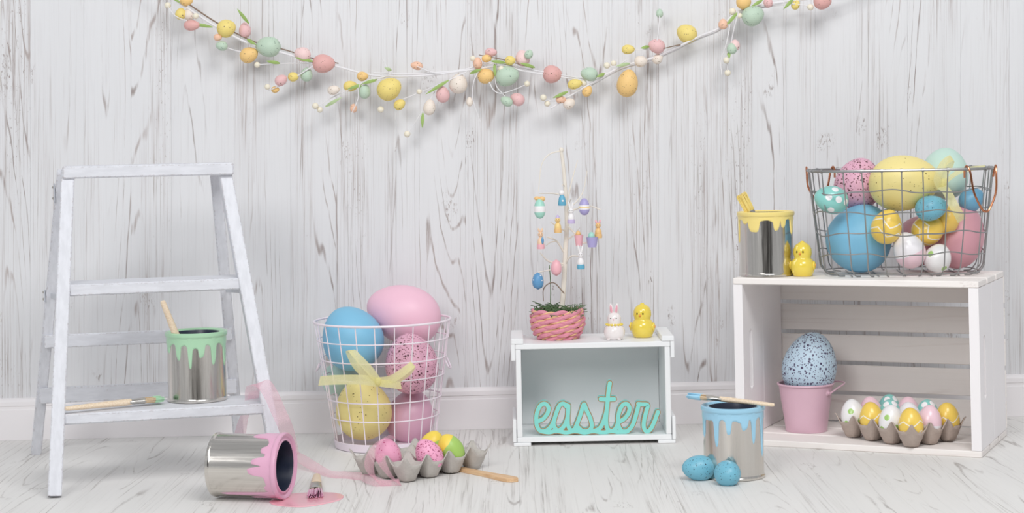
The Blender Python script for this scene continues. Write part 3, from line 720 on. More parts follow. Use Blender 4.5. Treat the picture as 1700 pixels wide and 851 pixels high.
# ================================================================== FIGURINES
M_cy = plain('glazed_yellow_ceramic', (240, 214, 84), .15, var=.02, coat=.6); M_cw = plain('glazed_white_ceramic', (244, 236, 234), .15, var=.02, coat=.6)
M_or = plain('orange_glaze', (236, 160, 80), .25); M_eye = plain('black_dot_glaze', (45, 36, 30), .3); M_ear = plain('pink_ear_glaze', (240, 170, 186), .3)
def chick(label, c, face):
    """face: compass turn of the face from straight at the camera"""
    t = thing('chick_figurine', label, 'figurine', c, face, 'yellow ceramic chicks')
    obj('body', G().lathe([(0, 0), (.0165, 0), (.0190, .002), (.0225, .011), (.0240, .019), (.0228, .027), (.0185, .0325), (.0160, .035), (.0165, .038), (.0180, .044), (.0175, .052), (.0145, .059), (.009, .0635), (.0045, .0655), (.0035, .0675), (0, .0685)], 36), M_cy, t, ang=70)
    for s_ in (-1, 1):
        w = obj('wing', G().ball((s_*.0235, -.002, .021), .007, 14, (.42, 1, 1.25)), M_cy, t); obj('wing_tip', G().ball((s_*.0263, -.003, .0215), .0026, 10, (.5, 1, 1.2)), M_or, w)
        obj('eye', G().ball((s_*.0060, -.0172, .0478), .0016, 10, (1, .6, 1.3)), M_eye, t)
    q = Matrix.Translation((0, -.0172, .0440)) @ Matrix.Rotation(pi/2, 4, 'X')
    obj('beak', G().lathe([(.0030, -.001), (.0026, .001), (.001, .0035), (0, .004)], 14, q), M_or, t)
    return t
ctop = sh
chick('yellow ceramic chick on the small white box beside the white bunny', V((at(1067, 549, 3.605).x, 3.605, ctop+.0003)), -.35)
cc = at(1333, 455, 3.50); chick('yellow ceramic chick on the crate beside the yellow paint can', V((cc.x, cc.y, CZ+.0003)), -.45)
bl = at(1020, 553, 3.570)
bn = thing('bunny_figurine', 'white ceramic bunny with yellow flower collar on the small white box', 'figurine', (bl.x, 3.570, ctop+.0003), -.15)
obj('body', G().lathe([(0, 0), (.0125, 0), (.0165, .002), (.0205, .010), (.0210, .017), (.0185, .0245), (.0145, .029), (.0125, .031), (.0130, .035), (.0138, .040), (.0130, .046), (.0100, .051), (.005, .0535), (0, .054)], 36), M_cw, bn, ang=70)
for s_ in (-1, 1):
    e = obj('ear', G().egg((s_*.0052, .001, .0600), .0042, .0115, (s_*.12, 0, 1), 16), M_cw, bn); obj('inner_ear', G().egg((s_*.0053, -.0018, .0602), .0024, .0082, (s_*.12, 0, 1), 12), M_ear, e)
    obj('eye', G().ball((s_*.0055, -.0122, .0432), .0012, 8), M_eye, bn); obj('paw', G().ball((s_*.0105, -.0135, .0022), .0042, 10, (1, 1, .5)), M_cw, bn)
obj('nose', G().ball((0, -.0136, .0405), .0013, 8), M_ear, bn)
for k in range(14):
    a = 2*pi*k/14; obj('collar_flower', G().ball((math.cos(a)*.0146, math.sin(a)*.0146, .0298), .0033, 8, (1, 1, .8)), M_cy, bn)

# ================================================================== GREY WIRE BASKET WITH EGGS
gcx = on(1490, 449, CZ); gy = 3.515; g0 = at(1496, 449, gy)
gw = thing('wire_basket', 'grey dented wire basket with copper handles, heaped with eggs on the crate', 'basket', (g0.x, gy, CZ+.0003), math.radians(-6))
GH = .200
def gb_pt(a, f, wob=0):
    """a: turn, f: height fraction"""
    A_, B_ = .152+.022*f, .100+.012*f
    if f < .06: s_ = .93+.07*(f/.06); A_ *= s_; B_ *= s_
    c, s = math.cos(a), math.sin(a); e = .55
    x = A_*(abs(c)**e)*(1 if c >= 0 else -1); y = B_*(abs(s)**e)*(1 if s >= 0 else -1)
    return V((x, y, .0025+f*GH+wob))
NG = 26
def arc_angle(t):        # even spacing round the rounded rectangle
    return TAB[int(t*len(TAB)) % len(TAB)]
dense = [2*pi*k/2000 for k in range(2000)]; L = [0]
for k in range(1, 2001): L.append(L[-1]+(gb_pt(dense[k % 2000], .5)-gb_pt(dense[k-1], .5)).length)
TAB = []; j = 0
for k in range(1000):
    t = L[-1]*k/1000
    while L[j+1] < t: j += 1
    TAB.append(dense[j % 2000])
rw = random.Random(21)
for k in range(NG):
    ph_ = rw.uniform(-.006, .006); ws = [rw.uniform(-.008, .008) for _ in range(3)]
    pts = [gb_pt(arc_angle((k+.5)/NG+ph_+ws[0]*f*(1-f)), f) for f in (0, .03, .08, .2, .4, .6, .8, .95, 1.0)]
    pts.insert(0, V((pts[0].x*.9, pts[0].y*.9, .0014)))
    obj('upright_wire', G().tube(spline(pts, 3), .0013, 6), M_wireg, gw)
    top = gb_pt(arc_angle((k+.5)/NG+ph_), 1.0); 
    tdir = (gb_pt(arc_angle((k+.5)/NG+ph_+.003), 1)-gb_pt(arc_angle((k+.5)/NG+ph_-.003), 1)).normalized()
    obj('wire_wrap', G().tube([top-tdir*.0022, top+tdir*.0022], .0036, 8), M_wireg, gw)
obj('rim_wire', G().tube([gb_pt(arc_angle(k/120), 1.0) for k in range(120)], .0026, 8, True), M_wireg, gw)
for f in (.015, .20, .40, .60, .80):
    w1, w2, w3 = rw.uniform(0, 6), rw.uniform(0, 6), rw.uniform(0, 6); am = .0 if f < .1 else .0032
    pts = [gb_pt(arc_angle(k/120), f, am*(math.sin(12*pi*k/120*2+w1)*.5+math.sin(2*pi*k/120*5+w2))) for k in range(120)]
    obj('ring_wire', G().tube(pts, .0012, 6, True), M_wireg, gw)
for k in range(5):
    x = -.10+.05*k; obj('floor_wire', G().tube([V((x, -.080, .0014)), V((x, .080, .0014))], .0012, 6), M_wireg, gw)
def copper(c, out, drop, wdt):
    c = V(c); o_ = V(out).normalized(); s_ = V((-o_.y, o_.x, 0)); d = V((0, 0, -1))
    pts = [c-s_*wdt*.55-o_*.010+d*.016, c-s_*wdt*.58-o_*.006+d*.002, c-s_*wdt*.56+V((0, 0, .0055)), c-s_*wdt*.5+o_*.007+d*.006, c-s_*wdt*.42+o_*.012+d*drop*.55, c-s_*wdt*.16+o_*.014+d*drop*.93, c+o_*.0145+d*drop,
           c+s_*wdt*.16+o_*.014+d*drop*.93, c+s_*wdt*.42+o_*.012+d*drop*.55, c+s_*wdt*.5+o_*.007+d*.006, c+s_*wdt*.56+V((0, 0, .0055)), c+s_*wdt*.58-o_*.006+d*.002, c+s_*wdt*.55-o_*.010+d*.016]
    return G().tube(spline(pts, 6), .0021, 8)
obj('copper_handle', copper(gb_pt(-.80, 1.0)+V((0, 0, 0)), (.35, -.94, 0), .080, .054), M_copper, gw)
obj('copper_handle', copper(gb_pt(pi-.75, 1.0), (-.3, .95, 0), .060, .050), M_copper, gw)
gg = 'eggs in the grey wire basket'
E_yellow = eggm('orange_yellow_shell', (248, 200, 80), .35, coat=.2)
E_bl2 = eggm('deep_sky_shell', (92, 160, 200), .4)
egg('teal egg with white dots at the left rim of the grey wire basket', at(1380, 331, 3.470), .0270, .0335, (-1, -.15, .25), E_teal2 if 'E_teal2' in globals() else E_teal, gg)
egg('rose speckled egg peeking over the left of the grey basket', at(1425, 305, 3.565), .0460, .0520, (.3, 0, 1), E_pspk, gg)
egg('large yellow speckled egg lying on top of the grey basket', at(1501, 303, 3.492), .0535, .0680, (1, -.1, .12), E_yspk, gg)
egg('pale mint egg at the back of the grey basket', at(1568, 288, 3.572), .0470, .0520, (.2, .2, 1), E_mint, gg)
egg('big plain blue egg at the lower left of the grey basket', at(1428, 394, 3.530), .0630, .0680, (.6, 0, 1), E_blue, gg)
egg('yellow zigzag egg in front of the big blue egg in the grey basket', at(1472, 376, 3.450), .0290, .0340, (.35, -.2, 1), eggm('yellow_zigzag_shell_large', (250, 207, 72), .3, zig=[(.010, .012, 4, .0014), (-.008, .012, 4, .0014)], coat=.3), gg)
egg('blue speckled egg lying sideways near the ribbon in the grey basket', at(1546, 345, 3.446), .0240, .0310, (1, -.1, .2), E_bspk, gg)
egg('yellow zigzag egg under the blue speckled egg in the grey basket', at(1541, 382, 3.480), .0285, .0330, (.9, -.6, .5), eggm('yellow_zigzag_shell_tilted', (248, 203, 70), .3, zig=[(.008, .012, 4, .0014), (-.010, .012, 4, .0014)], coat=.3), gg)
egg('white egg with pink bottom leaning low in the grey basket', at(1509, 415, 3.452), .0300, .0360, (-.45, -.1, 1), E_wpnk, gg)
egg('small white egg with a green dot at the bottom of the grey basket', at(1557, 428, 3.452), .0255, .0280, (.4, -.3, 1), eggm('white_green_dot_shell_low', (248, 246, 246), .3, dots=((168, 208, 120), .0060, [(.014, -.021, -.010), (-.02, -.012, .006)]), coat=.3), gg)
egg('big rose pink egg at the right of the grey basket', at(1591, 392, 3.530), .0500, .0640, (.35, 0, 1), E_rose, gg)
egg('rose pink egg buried in the middle of the grey basket', at(1522, 400, 3.578), .0440, .0500, (.3, 0, 1), E_rose, gg)
egg('small orange-yellow egg behind the ribbon in the grey basket', at(1574, 364, 3.480), .0215, .0270, (.3, 0, 1), E_yellow, gg)
egg('small deep blue egg behind the copper handle of the grey basket', at(1613, 331, 3.520), .0220, .0260, (.8, 0, .6), E_bl2, gg)
k1 = at(1566, 305, 3.440)
yb = thing('ribbon_bow', 'pale yellow ribbon tied on the grey wire basket', 'ribbon', k1)
def yr(n_, pts, w): return rb(n_, pts, w, M_yrib, yb, 3.440)
yr('loop', [(1562, 312, 0, (.8, .5)), (1556, 296, -.012, (1, .1, .2)), (1566, 272, -.016, (.9, -.4, .3)), (1580, 262, -.006, (.6, -.8, .3)), (1578, 270, .008, (.7, -.6)), (1568, 290, .006, (1, -.2)), (1564, 308, .002, (1, .1))], .0150)
yr('tail', [(1562, 308, 0, (1, .4)), (1572, 318, -.020, (.95, .3, .2)), (1582, 338, -.028, (.95, .3)), (1592, 356, -.028, (.9, .45)), (1597, 366, -.022, (.85, .5))], .0180)
yr('tail', [(1564, 306, 0, (0, 1)), (1590, 286, .012, (.1, 1, .3)), (1612, 280, .020, (.2, .8, .6)), (1636, 277, .020, (.1, .6, .8))], .0110)
obj('knot', G().ball((0, 0, 0), .0080, 12, (1, .7, 1.3)), M_yrib, yb)
# two blue eggs by the blue can
egg('blue speckled egg lying on its side on the floor left of the blue can', at(1159.5, 776.5, on(1159, 796, 0).y), .0222, .0290, (-1, -.1, .05), E_bspk, 'blue eggs by the blue can')
egg('round-looking blue speckled egg pointing forward on the floor before the blue can', at(1208.5, 786, on(1208, 806, 0).y+.008), .0225, .0250, (.25, -1, .1), E_bspk, 'blue eggs by the blue can')
# ================================================================== PINK ORGANZA RIBBON
ro = on(500, 770, 0)
orb = thing('organza_ribbon', 'sheer pink organza ribbon trailing from the ladder step across the floor to the grey carton', 'ribbon', ro)
def op(n_, pts, w): 
    o = rib(n_, [(p, V(d)) for p, d in pts], w, M_prib, orb, orb.location, 10); o.location = (0, 0, 0)
def pt(a, b, y): return at(a, b, y)
# loop over the ladder step and leg, then down to the floor
op('loop', [(pt(418, 662, 3.235), (1, 0, .2)), (pt(421, 640, 3.215), (1, 0, .1)), (pt(436, 636, 3.20), (.9, 0, .5)), (pt(450, 655, 3.19), (1, 0, .5)), (pt(462, 682, 3.19), (1, 0, .4)), (pt(475, 712, 3.20), (1, 0, .3)), (on(486, 757, .012), (1, .2, .3))], .026)
op('fall', [(pt(424, 648, 3.26), (1, 0, .2)), (pt(416, 672, 3.31), (1, 0, .3)), (pt(404, 695, 3.33), (.9, .2, .5)), (pt(398, 722, 3.34), (1, .1, .3))], .024)
op('trail', [(on(484, 752, .016), (1, .3, .2)), (on(505, 764, .014), (.8, .8, .4)), (on(525, 776, .008), (.5, 1, .5)), (on(548, 786, .005), (.2, 1, .3)), (on(575, 789, .004), (0, 1, .5)), (on(600, 790, .006), (0, 1, .4))], .024)
yc = on(625, 803, 0).y
yr_ = 3.150
op('carton_loop', [(on(598, 791, .006), (0, 1, .4)), (pt(617, 796, yr_), (.3, .3, 1)), (pt(640, 804, yr_), (.0, .2, 1)), (pt(664, 802, yr_), (-.3, .2, 1)), (pt(658, 800, yr_-.004), (-.8, .1, .5)), (pt(645, 786, yr_-.006), (-.9, .1, .4)), (pt(634, 768, yr_-.004), (-1, .1, .2)), (pt(631, 752, yr_+.016), (-1, .1, .0))], .017)
op('carton_wrap', [(pt(656, 727, 3.222), (-.4, 1, -.5)), (pt(638, 726, 3.200), (-.8, .5, -.5)), (pt(624, 740, 3.165), (-1, .2, -.2)), (pt(614, 762, 3.148), (-1, .1, .1)), (pt(615, 784, yr_-.002), (-1, .1, .4)), (pt(630, 802, yr_-.004), (-.6, .1, .9)), (pt(650, 805, yr_-.004), (0, .1, 1))], .017)

# ================================================================== EGG GARLAND
gm = {}
def gcol(n_, rgb, sp_=(120, 100, 80)): gm[n_] = eggm('garland_'+n_, rgb, .55, [(sp_, 330, .24, .18), (sp_, 620, .26, .12)])
gcol('y', (240, 214, 110)); gcol('o', (246, 198, 116)); gcol('p', (234, 182, 182)); gcol('c', (226, 164, 158)); gcol('l', (243, 205, 202)); gcol('m', (184, 208, 184), (110, 130, 120)); gcol('w', (240, 226, 212)); gcol('e', (243, 190, 158))
GE = [(309.5, 1, 11, 9, 0, 'o'), (300, 23, 10, 9, 80, 'y'), (314, 24, 10.5, 9, 90, 'w'), (318.5, 42, 14, 9, 0, 'c'), (376, 47, 16, 15, 20, 'y'), (406.7, 50, 13, 10, 90, 'p'), (361.7, 62, 7, 6, 0, 'e'),
 (368, 76, 10, 8, 170, 'm'), (413.4, 91, 16, 13, 20, 'o'), (445, 77.5, 21, 17, 175, 'm'), (502, 90, 14, 12, 160, 'l'), (537.5, 105.5, 19, 15.5, 0, 'c'), (509, 123.6, 12, 10, 80, 'm'), (466.7, 133, 11, 9, 30, 'p'), (487, 127.5, 9, 8, 0, 'y'), (457, 148.7, 7, 5.5, 0, 'o'),
 (602, 126.6, 9.5, 8, 0, 'o'), (582, 143, 12, 9, 0, 'y'), (554, 149.4, 10.5, 8, 10, 'w'), (604.7, 150.6, 13.5, 10, 95, 'm'), (587, 179.5, 7.5, 6, 90, 'e'), (646.4, 147.5, 21.5, 18.5, 30, 'y'), (663.5, 173.4, 10.5, 8.5, 35, 'y'), (713, 178, 13.5, 10, 80, 'w'), (735, 156.5, 14, 11.5, 95, 'p'),
 (761, 138.8, 17, 15, 80, 'w'), (691.8, 109, 10.5, 7, 170, 'e'), (779.5, 168.7, 8, 5.5, 90, 'w'), (807, 126, 14.5, 12.5, 10, 'o'), (842, 126, 20.5, 17, 10, 'm'), (793, 104.7, 10, 7.5, 90, 'e'), (808, 97, 8.5, 6.5, 0, 'o'), (815, 87, 10.5, 7.5, 0, 'p'), (847, 100.5, 9, 8, 0, 'y'), (867.5, 96.5, 14, 12, 100, 'l'), (878, 90, 8, 7, 60, 'm'),
 (841, 168, 11, 8, 150, 'm'), (859, 164.7, 12.5, 10.5, 150, 'p'), (917, 123, 16, 15, 0, 'c'), (978, 123, 14.5, 11.5, 170, 'm'), (954.4, 139.4, 12.5, 8.5, 10, 'y'), (975, 151, 10, 8, 60, 'o'), (931, 165, 8.5, 6.5, 0, 'e'), (945, 172, 10.5, 9, 30, 'w'), (1041.8, 138, 23.5, 17.5, 80, 'o'), (1043, 82, 11, 8, 0, 'y'),
 (1064, 101.7, 11, 9.5, 0, 'w'), (1090, 76.5, 14.5, 12, 165, 'p'), (1092, 97.5, 9.5, 8, 45, 'w'), (1095, 22, 7.5, 6, 90, 'm'), (1140, 55.7, 17.5, 15.5, 150, 'y'), (1200.5, 40, 9, 8, 90, 'e'), (1234.6, 3.5, 12.5, 12, 0, 'o'), (1250, 26, 19, 17, 20, 'm'), (1275, 4, 9, 8, 90, 'p'), (1321, 8, 8.5, 7, 60, 'y'), (1365.5, 2, 15, 14, 0, 'c'), (1220, 75, 9.5, 8.5, 90, 'l'), (1215, 80.6, 9.5, 8.5, 90, 'm')]
r0 = at(850, 110, 3.69)
gar = thing('egg_garland', 'garland of small pastel speckled eggs, leaves and berries hanging on the white plank wall', 'garland', r0)
rg = random.Random(9)
def gy_(px, r=0, lift=0): x = (px-850)/F*3.69; return wy(x)-.052-lift-r*.3
for (a, b, la, lb, an, c) in GE:
    y = gy_(a, 0, rg.uniform(-.008, .014)); p = at(a, b, y); an = math.radians(an)
    o = obj('egg', G().egg((0, 0, 0), lb*y/F, la*y/F, n=24), gm[c], gar, ang=80)
    q = V((0, 0, 1)).rotation_difference(V((math.cos(an), rg.uniform(-.25, .1), math.sin(an)))).to_matrix().to_4x4(); q.translation = p-r0; o.matrix_local = q
me_b = None
for a, b, r in [(278.4, 9, 5.5), (325, 26.6, 5), (427, 107.6, 5), (444, 144, 5), (523.5, 175.8, 5.5), (531, 182, 5), (632, 181.6, 5.5), (676, 222.4, 5.5), (875, 139, 5), (785, 97, 5), (696, 152, 4.5), (902, 162, 5.5), (908.5, 172, 5), (969, 137.7, 5.5), (1007.5, 108.6, 5.5), (1018.6, 105, 5), (1216, 19, 6), (1345.5, 12, 5.5), (1206, 100, 5.5), (1208, 121, 5.5), (1228, 26, 4.5), (832, 114, 5)]:
    y = gy_(a, 0, rg.uniform(0, .018)); p = at(a, b, y)-r0
    if me_b is None: me_b = obj('berry', G().ball((0, 0, 0), 1, 14), M_berry, gar); o = me_b
    else: o = inst('berry', me_b.data, gar)
    o.location = p; o.scale = (r*y/F,)*3
def leaf(a0, b0, a1, b1, w, mat, root, y, org):
    p0, p1 = at(a0, b0, y), at(a1, b1, y-.008); d = p1-p0; L_ = d.length; z = d.normalized(); x = V((0, -1, 0)).cross(z).normalized(); nn = z.cross(x)
    g = G(); n = 7
    for i in range(n+1):
        t = i/n; ww = w*math.sin(pi*min(1, .06+t*.94))**.8*(1-.25*t); c = p0+d*t+nn*(.004*math.sin(pi*t))
        for s_ in (-1, 0, 1): g.v.append(c+x*ww*s_*.5-nn*(0 if s_ == 0 else ww*.22)-org)
    for i in range(n):
        for k in (0, 1): g.f.append((3*i+k, 3*i+k+1, 3*i+4+k, 3*i+3+k))
    return obj('leaf', g, mat, root, ang=80)
for q in [(287, -6, 299, 5), (413, 39, 393.5, 14), (410, 65, 426, 75), (465, 105, 441, 101), (353, 45, 312, 38), (520, 102, 489, 95), (540, 177, 568, 161), (702, 187, 701, 213), (626, 132, 601, 139), (604, 140, 576, 148), (745, 133, 706, 157), (780, 122, 801, 114), (821, 106, 822, 127), (839, 104, 813, 101), (943, 152, 917, 163), (1004, 122, 990, 128), (1046, 105, 1022, 110), (1078, 77, 1063, 80), (1224, 21, 1205, 43), (1266, 0, 1247, 11), (1317, -2, 1300, 16), (1209, 87, 1211, 97), (650, 117, 638, 112), (888, 112, 862, 104)]:
    leaf(*q, .0080, M_leafd if q[0] in (650, 540, 1046) else M_leaf, gar, gy_(q[0], 0, .008), r0)
def stem(name, pts, r, mat, lift=0, rough=1):
    P = [at(a, b, gy_(a, 0, lift+rg.uniform(-.004, .006)*rough))-r0 for a, b in pts]; P = spline(P, 7); n = len(P)
    obj(name, G().tube(P, [r*(1-.35*i/n) for i in range(n)], 7), mat, gar)
mainL = [(205, -55), (240, -30), (275, -10), (299, 5), (358, 44), (420, 75), (467, 87), (519, 103), (558, 110), (612, 124), (660, 127), (720, 124), (780, 116), (830, 110), (866, 117), (900, 123), (955, 131)]
mainR = [(1470, -40), (1400, -14), (1340, -2), (1301, 3), (1260, 10), (1223, 21), (1195, 46), (1162, 60), (1125, 78), (1081, 97), (1031, 111), (982, 138), (945, 160), (915, 180)]
stem('branch', mainL, .0028, M_stem); stem('branch', mainR, .0028, M_stem)
stem('branch', [(x+4, y-5) for x, y in mainL[2:9]], .0018, M_brown, -.004); stem('branch', [(x, y+4) for x, y in mainR[3:12]], .0020, M_stem, -.006)
stem('branch', [(620, 121), (680, 123), (760, 117), (820, 105), (866, 113), (930, 124), (980, 133)], .0018, M_stem, -.005)
TW = [[(345, 42), (315, 36), (292, 27), (278, 10)], [(400, 86), (385, 82), (368, 76)], [(520, 106), (480, 105), (427, 107)], [(525, 106), (500, 122), (475, 138), (446, 150)], [(640, 129), (590, 145), (555, 160), (528, 176)],
 [(640, 127), (600, 138), (594, 165), (584, 188)], [(775, 119), (745, 133), (705, 150), (668, 165)], [(722, 152), (716, 162), (700, 186), (678, 220)], [(792, 122), (786, 138), (785, 165), (798, 203)], [(812, 136), (820, 150), (832, 155), (850, 150), (874, 140)],
 [(824, 104), (823, 138), (832, 153), (845, 166)], [(740, 124), (715, 119), (692, 110)], [(648, 124), (640, 108), (634, 96)], [(1089, 76), (1093, 55), (1095, 26)], [(1090, 78), (1068, 82), (1043, 82)], [(1130, 74), (1112, 78), (1096, 82)], [(1226, 20), (1218, 50), (1213, 76)], [(1213, 34), (1206, 72), (1197, 100), (1198, 124)], [(885, 113), (835, 99), (795, 91)], [(1040, 99), (1025, 109), (1008, 110)], [(1215, 82), (1208, 100), (1208, 120)], [(1300, 5), (1330, 8), (1346, 12)], [(945, 160), (920, 168), (903, 163)]]
for t_ in TW: stem('twig', t_, .0013, M_brown if t_[0] in ((1130, 74), (885, 113)) else M_stem, .006)

# ================================================================== LITTLE EASTER TREE ON THE SMALL BOX
TY = 3.612; tp = at(926, 555, TY); tree = thing('easter_tree', 'little white branched easter tree in a pink woven pot on the small white box', 'tabletop tree', (tp.x, TY, ctop+.0003))
to = tree.location.copy()
M_ropep = plain('pink_straw_rope', (228, 150, 168), .85, var=.2, scale=150, bump=.4); M_ropey = plain('straw_yellow_rope', (240, 196, 150), .85, var=.2, scale=150, bump=.4)
M_twig = plain('cream_twig', (236, 228, 216), .8, var=.08); M_moss = plain('green_moss', (96, 122, 84), .9, var=.35, scale=200)
pr = [(.0385, .0045), (.0445, .0125), (.0485, .0205), (.0505, .0290), (.0510, .0375), (.0500, .0460), (.0480, .0535)]
pot = obj('pot', G().lathe([(0, .0005), (.036, .0005), (.0425, .012), (.0475, .030), (.0460, .050), (.0435, .052), (.0430, .045), (0, .045)], 40), M_ropep, tree)
for i, (r, z) in enumerate(pr):
    for s_ in (0, 1):
        P = []
        for k in range(110):
            a = 2*pi*k/110; w = a*7+s_*pi+i*1.9
            P.append(V((math.cos(a)*(r+.0016*math.cos(w)), math.sin(a)*(r+.0016*math.cos(w)), z+.0024*math.sin(w))))
        obj('rope', G().tube(P, .0046 if s_ == 0 else .0023, 7, True), M_ropep if s_ == 0 else M_ropey, pot)
g = G(); rm = random.Random(4)
for k in range(260):
    a, r = rm.uniform(0, 2*pi), .042*math.sqrt(rm.random()); p = V((math.cos(a)*r, math.sin(a)*r, .046)); q = []
    d = V((rm.uniform(-1, 1), rm.uniform(-1, 1), rm.uniform(.2, 1.2)))*.016; e = V((rm.uniform(-1, 1), rm.uniform(-1, 1), rm.uniform(-.8, .5)))*.016
    g.tube(spline([p, p+d, p+d+e], 3), .0008, 4)
obj('moss', g, M_moss, tree, kind='stuff')
def tw(name, pts, r0_, r1_, mat=M_twig, y=TY, dy=0):
    P = spline([at(a, b, y+dy*i/max(1, len(pts)-1))-to for i, (a, b) in enumerate(pts)], 6); n = len(P)
    obj(name, G().tube(P, [r0_+(r1_-r0_)*i/(n-1) for i in range(n)], 8), mat, tree)
tw('trunk', [(931, 515), (934, 500), (937, 454), (939, 409), (941, 371), (939, 322), (935, 274), (931, 247)], .0056, .0032)
o = obj('trunk_tip', G().ball(at(932, 249, TY)-to, .0048, 12, (1, 1, 1.2)), M_twig, tree)
BR = [([(932, 250), (912, 256), (899, 274), (894, 318)], .0014, -.02), ([(938, 326), (920, 321), (895, 321)], .0018, -.02), ([(941, 352), (962, 345), (980, 342), (997, 348)], .0019, -.02), ([(941, 374), (955, 388), (968, 403), (985, 397)], .0021, -.03), ([(940, 384), (928, 378), (914, 368)], .0019, -.02), ([(937, 420), (924, 400), (908, 393)], .0022, -.03), ([(936, 438), (912, 434), (897, 420)], .0022, -.03), ([(937, 440), (948, 425), (965, 426)], .0021, -.03),
      ([(940, 340), (952, 290), (959, 266)], .0014, .02), ([(941, 350), (966, 322), (975, 283)], .0014, .02), ([(937, 440), (920, 446), (893, 452)], .0016, -.02), ([(939, 400), (955, 388), (962, 378)], .0016, .01), ([(938, 310), (935, 306), (933, 308)], .0014, -.015), ([(924, 400), (914, 402), (906, 408)], .0014, 0), ([(941, 360), (946, 335), (949, 330)], .0014, -.02)]
for p_, r, dy in BR: tw('branch', p_, r, r*.55, dy=dy)
tw('branch', [(937, 487), (919, 469), (903, 478), (902, 500)], .0012, .0009, M_brown, TY-.02); tw('branch', [(914, 505), (914, 470), (912, 440)], .0010, .0008, M_moss, TY-.01)
# ornaments hanging on it
def om(n_, rgb): return plain('ornament_'+n_, tuple(v+(236-v)*.2 for v in rgb), .4, var=.05)
O = {k: om(k, c) for k, c in dict(mint=(152, 216, 196), white=(246, 242, 242), blue=(70, 160, 196), dblue=(64, 134, 190), purple=(160, 150, 208), lilac=(196, 176, 222), peach=(244, 200, 160), orange=(240, 186, 110), pink=(242, 170, 180), teal=(150, 214, 196), yellow=(246, 206, 120)).items()}
gor = 'ornaments on the little easter tree'
def orn(name, label, px, py, dy=-.034):
    y = TY+dy; p = at(px, py, y); t = thing(name, label, 'ornament', p, 0, gor); t['px'] = 0; del t['px']; return t, y/F
def hang(t, s, top, hgt): obj('thread', G().tube([V((0, 0, top)), V((0, 0, top+hgt*s))], .0005, 5), M_stem, t)
def oe(t, s, hw, hh, mats, bands):
    """egg of coloured horizontal bands; bands: list of (t0, t1) over -1..1"""
    for m_, (a, b) in zip(mats, bands):
        pr_ = []
        for i in range(9):
            u = a+(b-a)*i/8; pr_.append((hw*s*math.sqrt(max(0, 1-u*u))*(1-.12*u), hh*s*u))
        obj('shell_band', G().lathe(pr_, 24), m_, t)
t, s = orn('egg_ornament', 'mint egg ornament with white band hanging left on the little tree', 896, 346); oe(t, s, 9.5, 17, [O['mint'], O['white'], O['mint']], [(-1, -.35), (-.35, .25), (.25, 1)]); hang(t, s, 17*s, 10)
obj('bow', G().ball((-4*s, 0, 17*s), 4*s, 10, (1.3, .8, .9)).ball((4*s, 0, 16*s), 4.4*s, 10, (1.3, .8, 1)).ball((0, -1*s, 16*s), 2.4*s, 8), O['orange'], t)
t, s = orn('bunny_ornament', 'white-headed bunny ornament in blue coat near the tree top', 933, 328); obj('coat', G().lathe([(0, -13*s), (6*s, -13*s), (7*s, -11*s), (5.5*s, -1*s), (3.5*s, 4*s), (0, 4.5*s)], 20), O['blue'], t); obj('head', G().ball((-.5*s, 0, 8*s), 4.8*s, 14), O['white'], t); obj('button', G().ball((1*s, -6.2*s, -5*s), 1.8*s, 8), O['white'], t); hang(t, s, 12*s, 6)
t, s = orn('egg_ornament', 'purple egg ornament with white stripe hanging right on the little tree', 970, 343); oe(t, s, 9, 14.5, [O['purple'], O['white'], O['yellow'], O['white'], O['purple']], [(-1, -.3), (-.3, -.1), (-.1, .02), (.02, .2), (.2, 1)]); hang(t, s, 14*s, 10)
def bunny(t, s, coat, body='white', h=1.0, ears=True, bot=True):
    obj('head', G().ball((0, 0, 7*s*h), 4.6*s, 14), O[body], t); obj('body', G().egg((0, 0, -4*s*h), 5.6*s, 8*s*h, n=18), O[body], t)
    if bot: obj('base', G().lathe([(0, -14*s*h), (6*s, -14*s*h), (6.6*s, -11*s*h), (6*s, -7*s*h), (0, -6.5*s*h)], 20), O[coat], t)
    if ears:
        for q in (-1, 1): obj('ear', G().egg((q*2.6*s, 0, 16*s*h), 1.7*s, 7*s*h, (q*.22, 0, 1), 12), O[body], t)
    for q in (-1, 1): obj('eye', G().ball((q*1.8*s, -4.3*s, 8*s*h), .6*s, 6), M_eye, t)
    hang(t, s, 10*s*h, 14)
t, s = orn('bunny_ornament', 'white bunny ornament on a lilac egg right of the little tree trunk', 948, 357); bunny(t, s, 'lilac')
t, s = orn('chick_ornament', 'yellow chick ornament left of the little tree trunk', 926, 372); bunny(t, s, 'orange', 'yellow', ears=False); obj('beak', G().ball((0, -5*s, 6*s), 1.4*s, 8, (1, 1.4, .8)), O['orange'], t); obj('hat', G().lathe([(0, 16*s), (2.5*s, 14*s), (3.5*s, 10*s), (0, 9*s)], 12), O['lilac'], t)
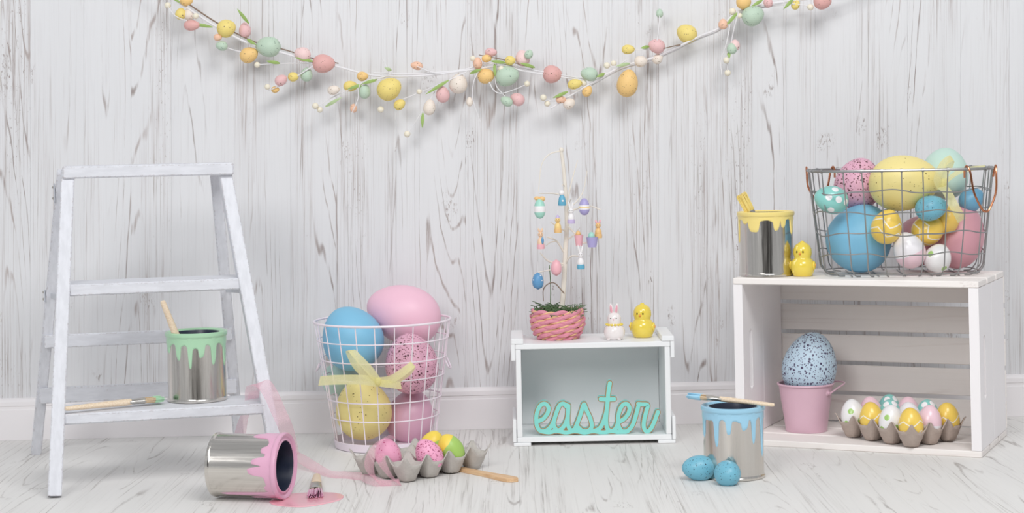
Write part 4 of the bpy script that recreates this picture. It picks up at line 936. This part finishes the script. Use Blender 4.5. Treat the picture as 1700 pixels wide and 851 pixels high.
t, s = orn('bunny_ornament', 'peach bunny ornament holding a blue scarf at the left of the little tree', 897.5, 397); bunny(t, s, 'pink', 'peach', h=1.15, ears=False); obj('scarf', G().ball((3*s, -5*s, -2*s), 3*s, 10, (.8, .5, 2)), O['dblue'], t)
for q in (-1, 1): obj('ear', G().egg((q*2.4*s, 0, 15*s), 2*s, 4*s, (q*.3, 0, 1), 10), O['peach'], t)
t, s = orn('egg_ornament', 'pink egg ornament hanging low beside the little tree trunk', 923.5, 444); oe(t, s, 9, 14, [O['pink']], [(-1, 1)]); hang(t, s, 14*s, 18)
t, s = orn('egg_ornament', 'deep blue egg ornament with white dots, lowest on the little tree', 893, 466); oe(t, s, 9.5, 14.5, [O['dblue']], [(-1, 1)]); hang(t, s, 14*s, 18)
for a, z in ((-.9, 2), (.8, 1), (0, -8), (-.1, 6), (.5, 9)): obj('dot', G().ball((math.sin(a)*8.6*s, -math.cos(a)*8.6*s*(1-abs(z)/22), z*s), 1.5*s, 8), O['white'], t)
def pail(t, s, m1, m2, w=9, h=18):
    obj('pail', G().lathe([(0, -h*.5*s), (w*.7*s, -h*.5*s), (w*s, h*.42*s), (w*.88*s, h*.42*s), (w*.7*s, h*.2*s), (0, h*.2*s)], 22), m1, t); obj('egg', G().egg((-1*s, 0, h*.5*s), w*.6*s, w*.75*s, n=14), m2, t); hang(t, s, h*.5*s+w*.6*s, 14)
t, s = orn('pail_ornament', 'tiny pink pail ornament with an orange egg on the little tree', 961, 398, -.02); pail(t, s, O['pink'], O['orange'], 7.5, 20)
t, s = orn('pail_ornament', 'tiny purple pail ornament with a teal egg on the little tree', 983, 401, -.036); pail(t, s, O['purple'], O['teal'], 10, 18)
t, s = orn('bunny_ornament', 'orange bunny ornament at the far right of the little tree', 993, 381, -.022); bunny(t, s, 'orange', 'orange', ears=False)
for q in (-1, 1): obj('ear', G().egg((q*3*s, 0, 13*s), 1.8*s, 4*s, (q*.4, 0, 1), 10), O['pink'], t)
t, s = orn('bunny_ornament', 'white long-eared bunny ornament on a blue base, low on the little tree', 964, 431, -.036); bunny(t, s, 'blue', 'white', h=1.1)
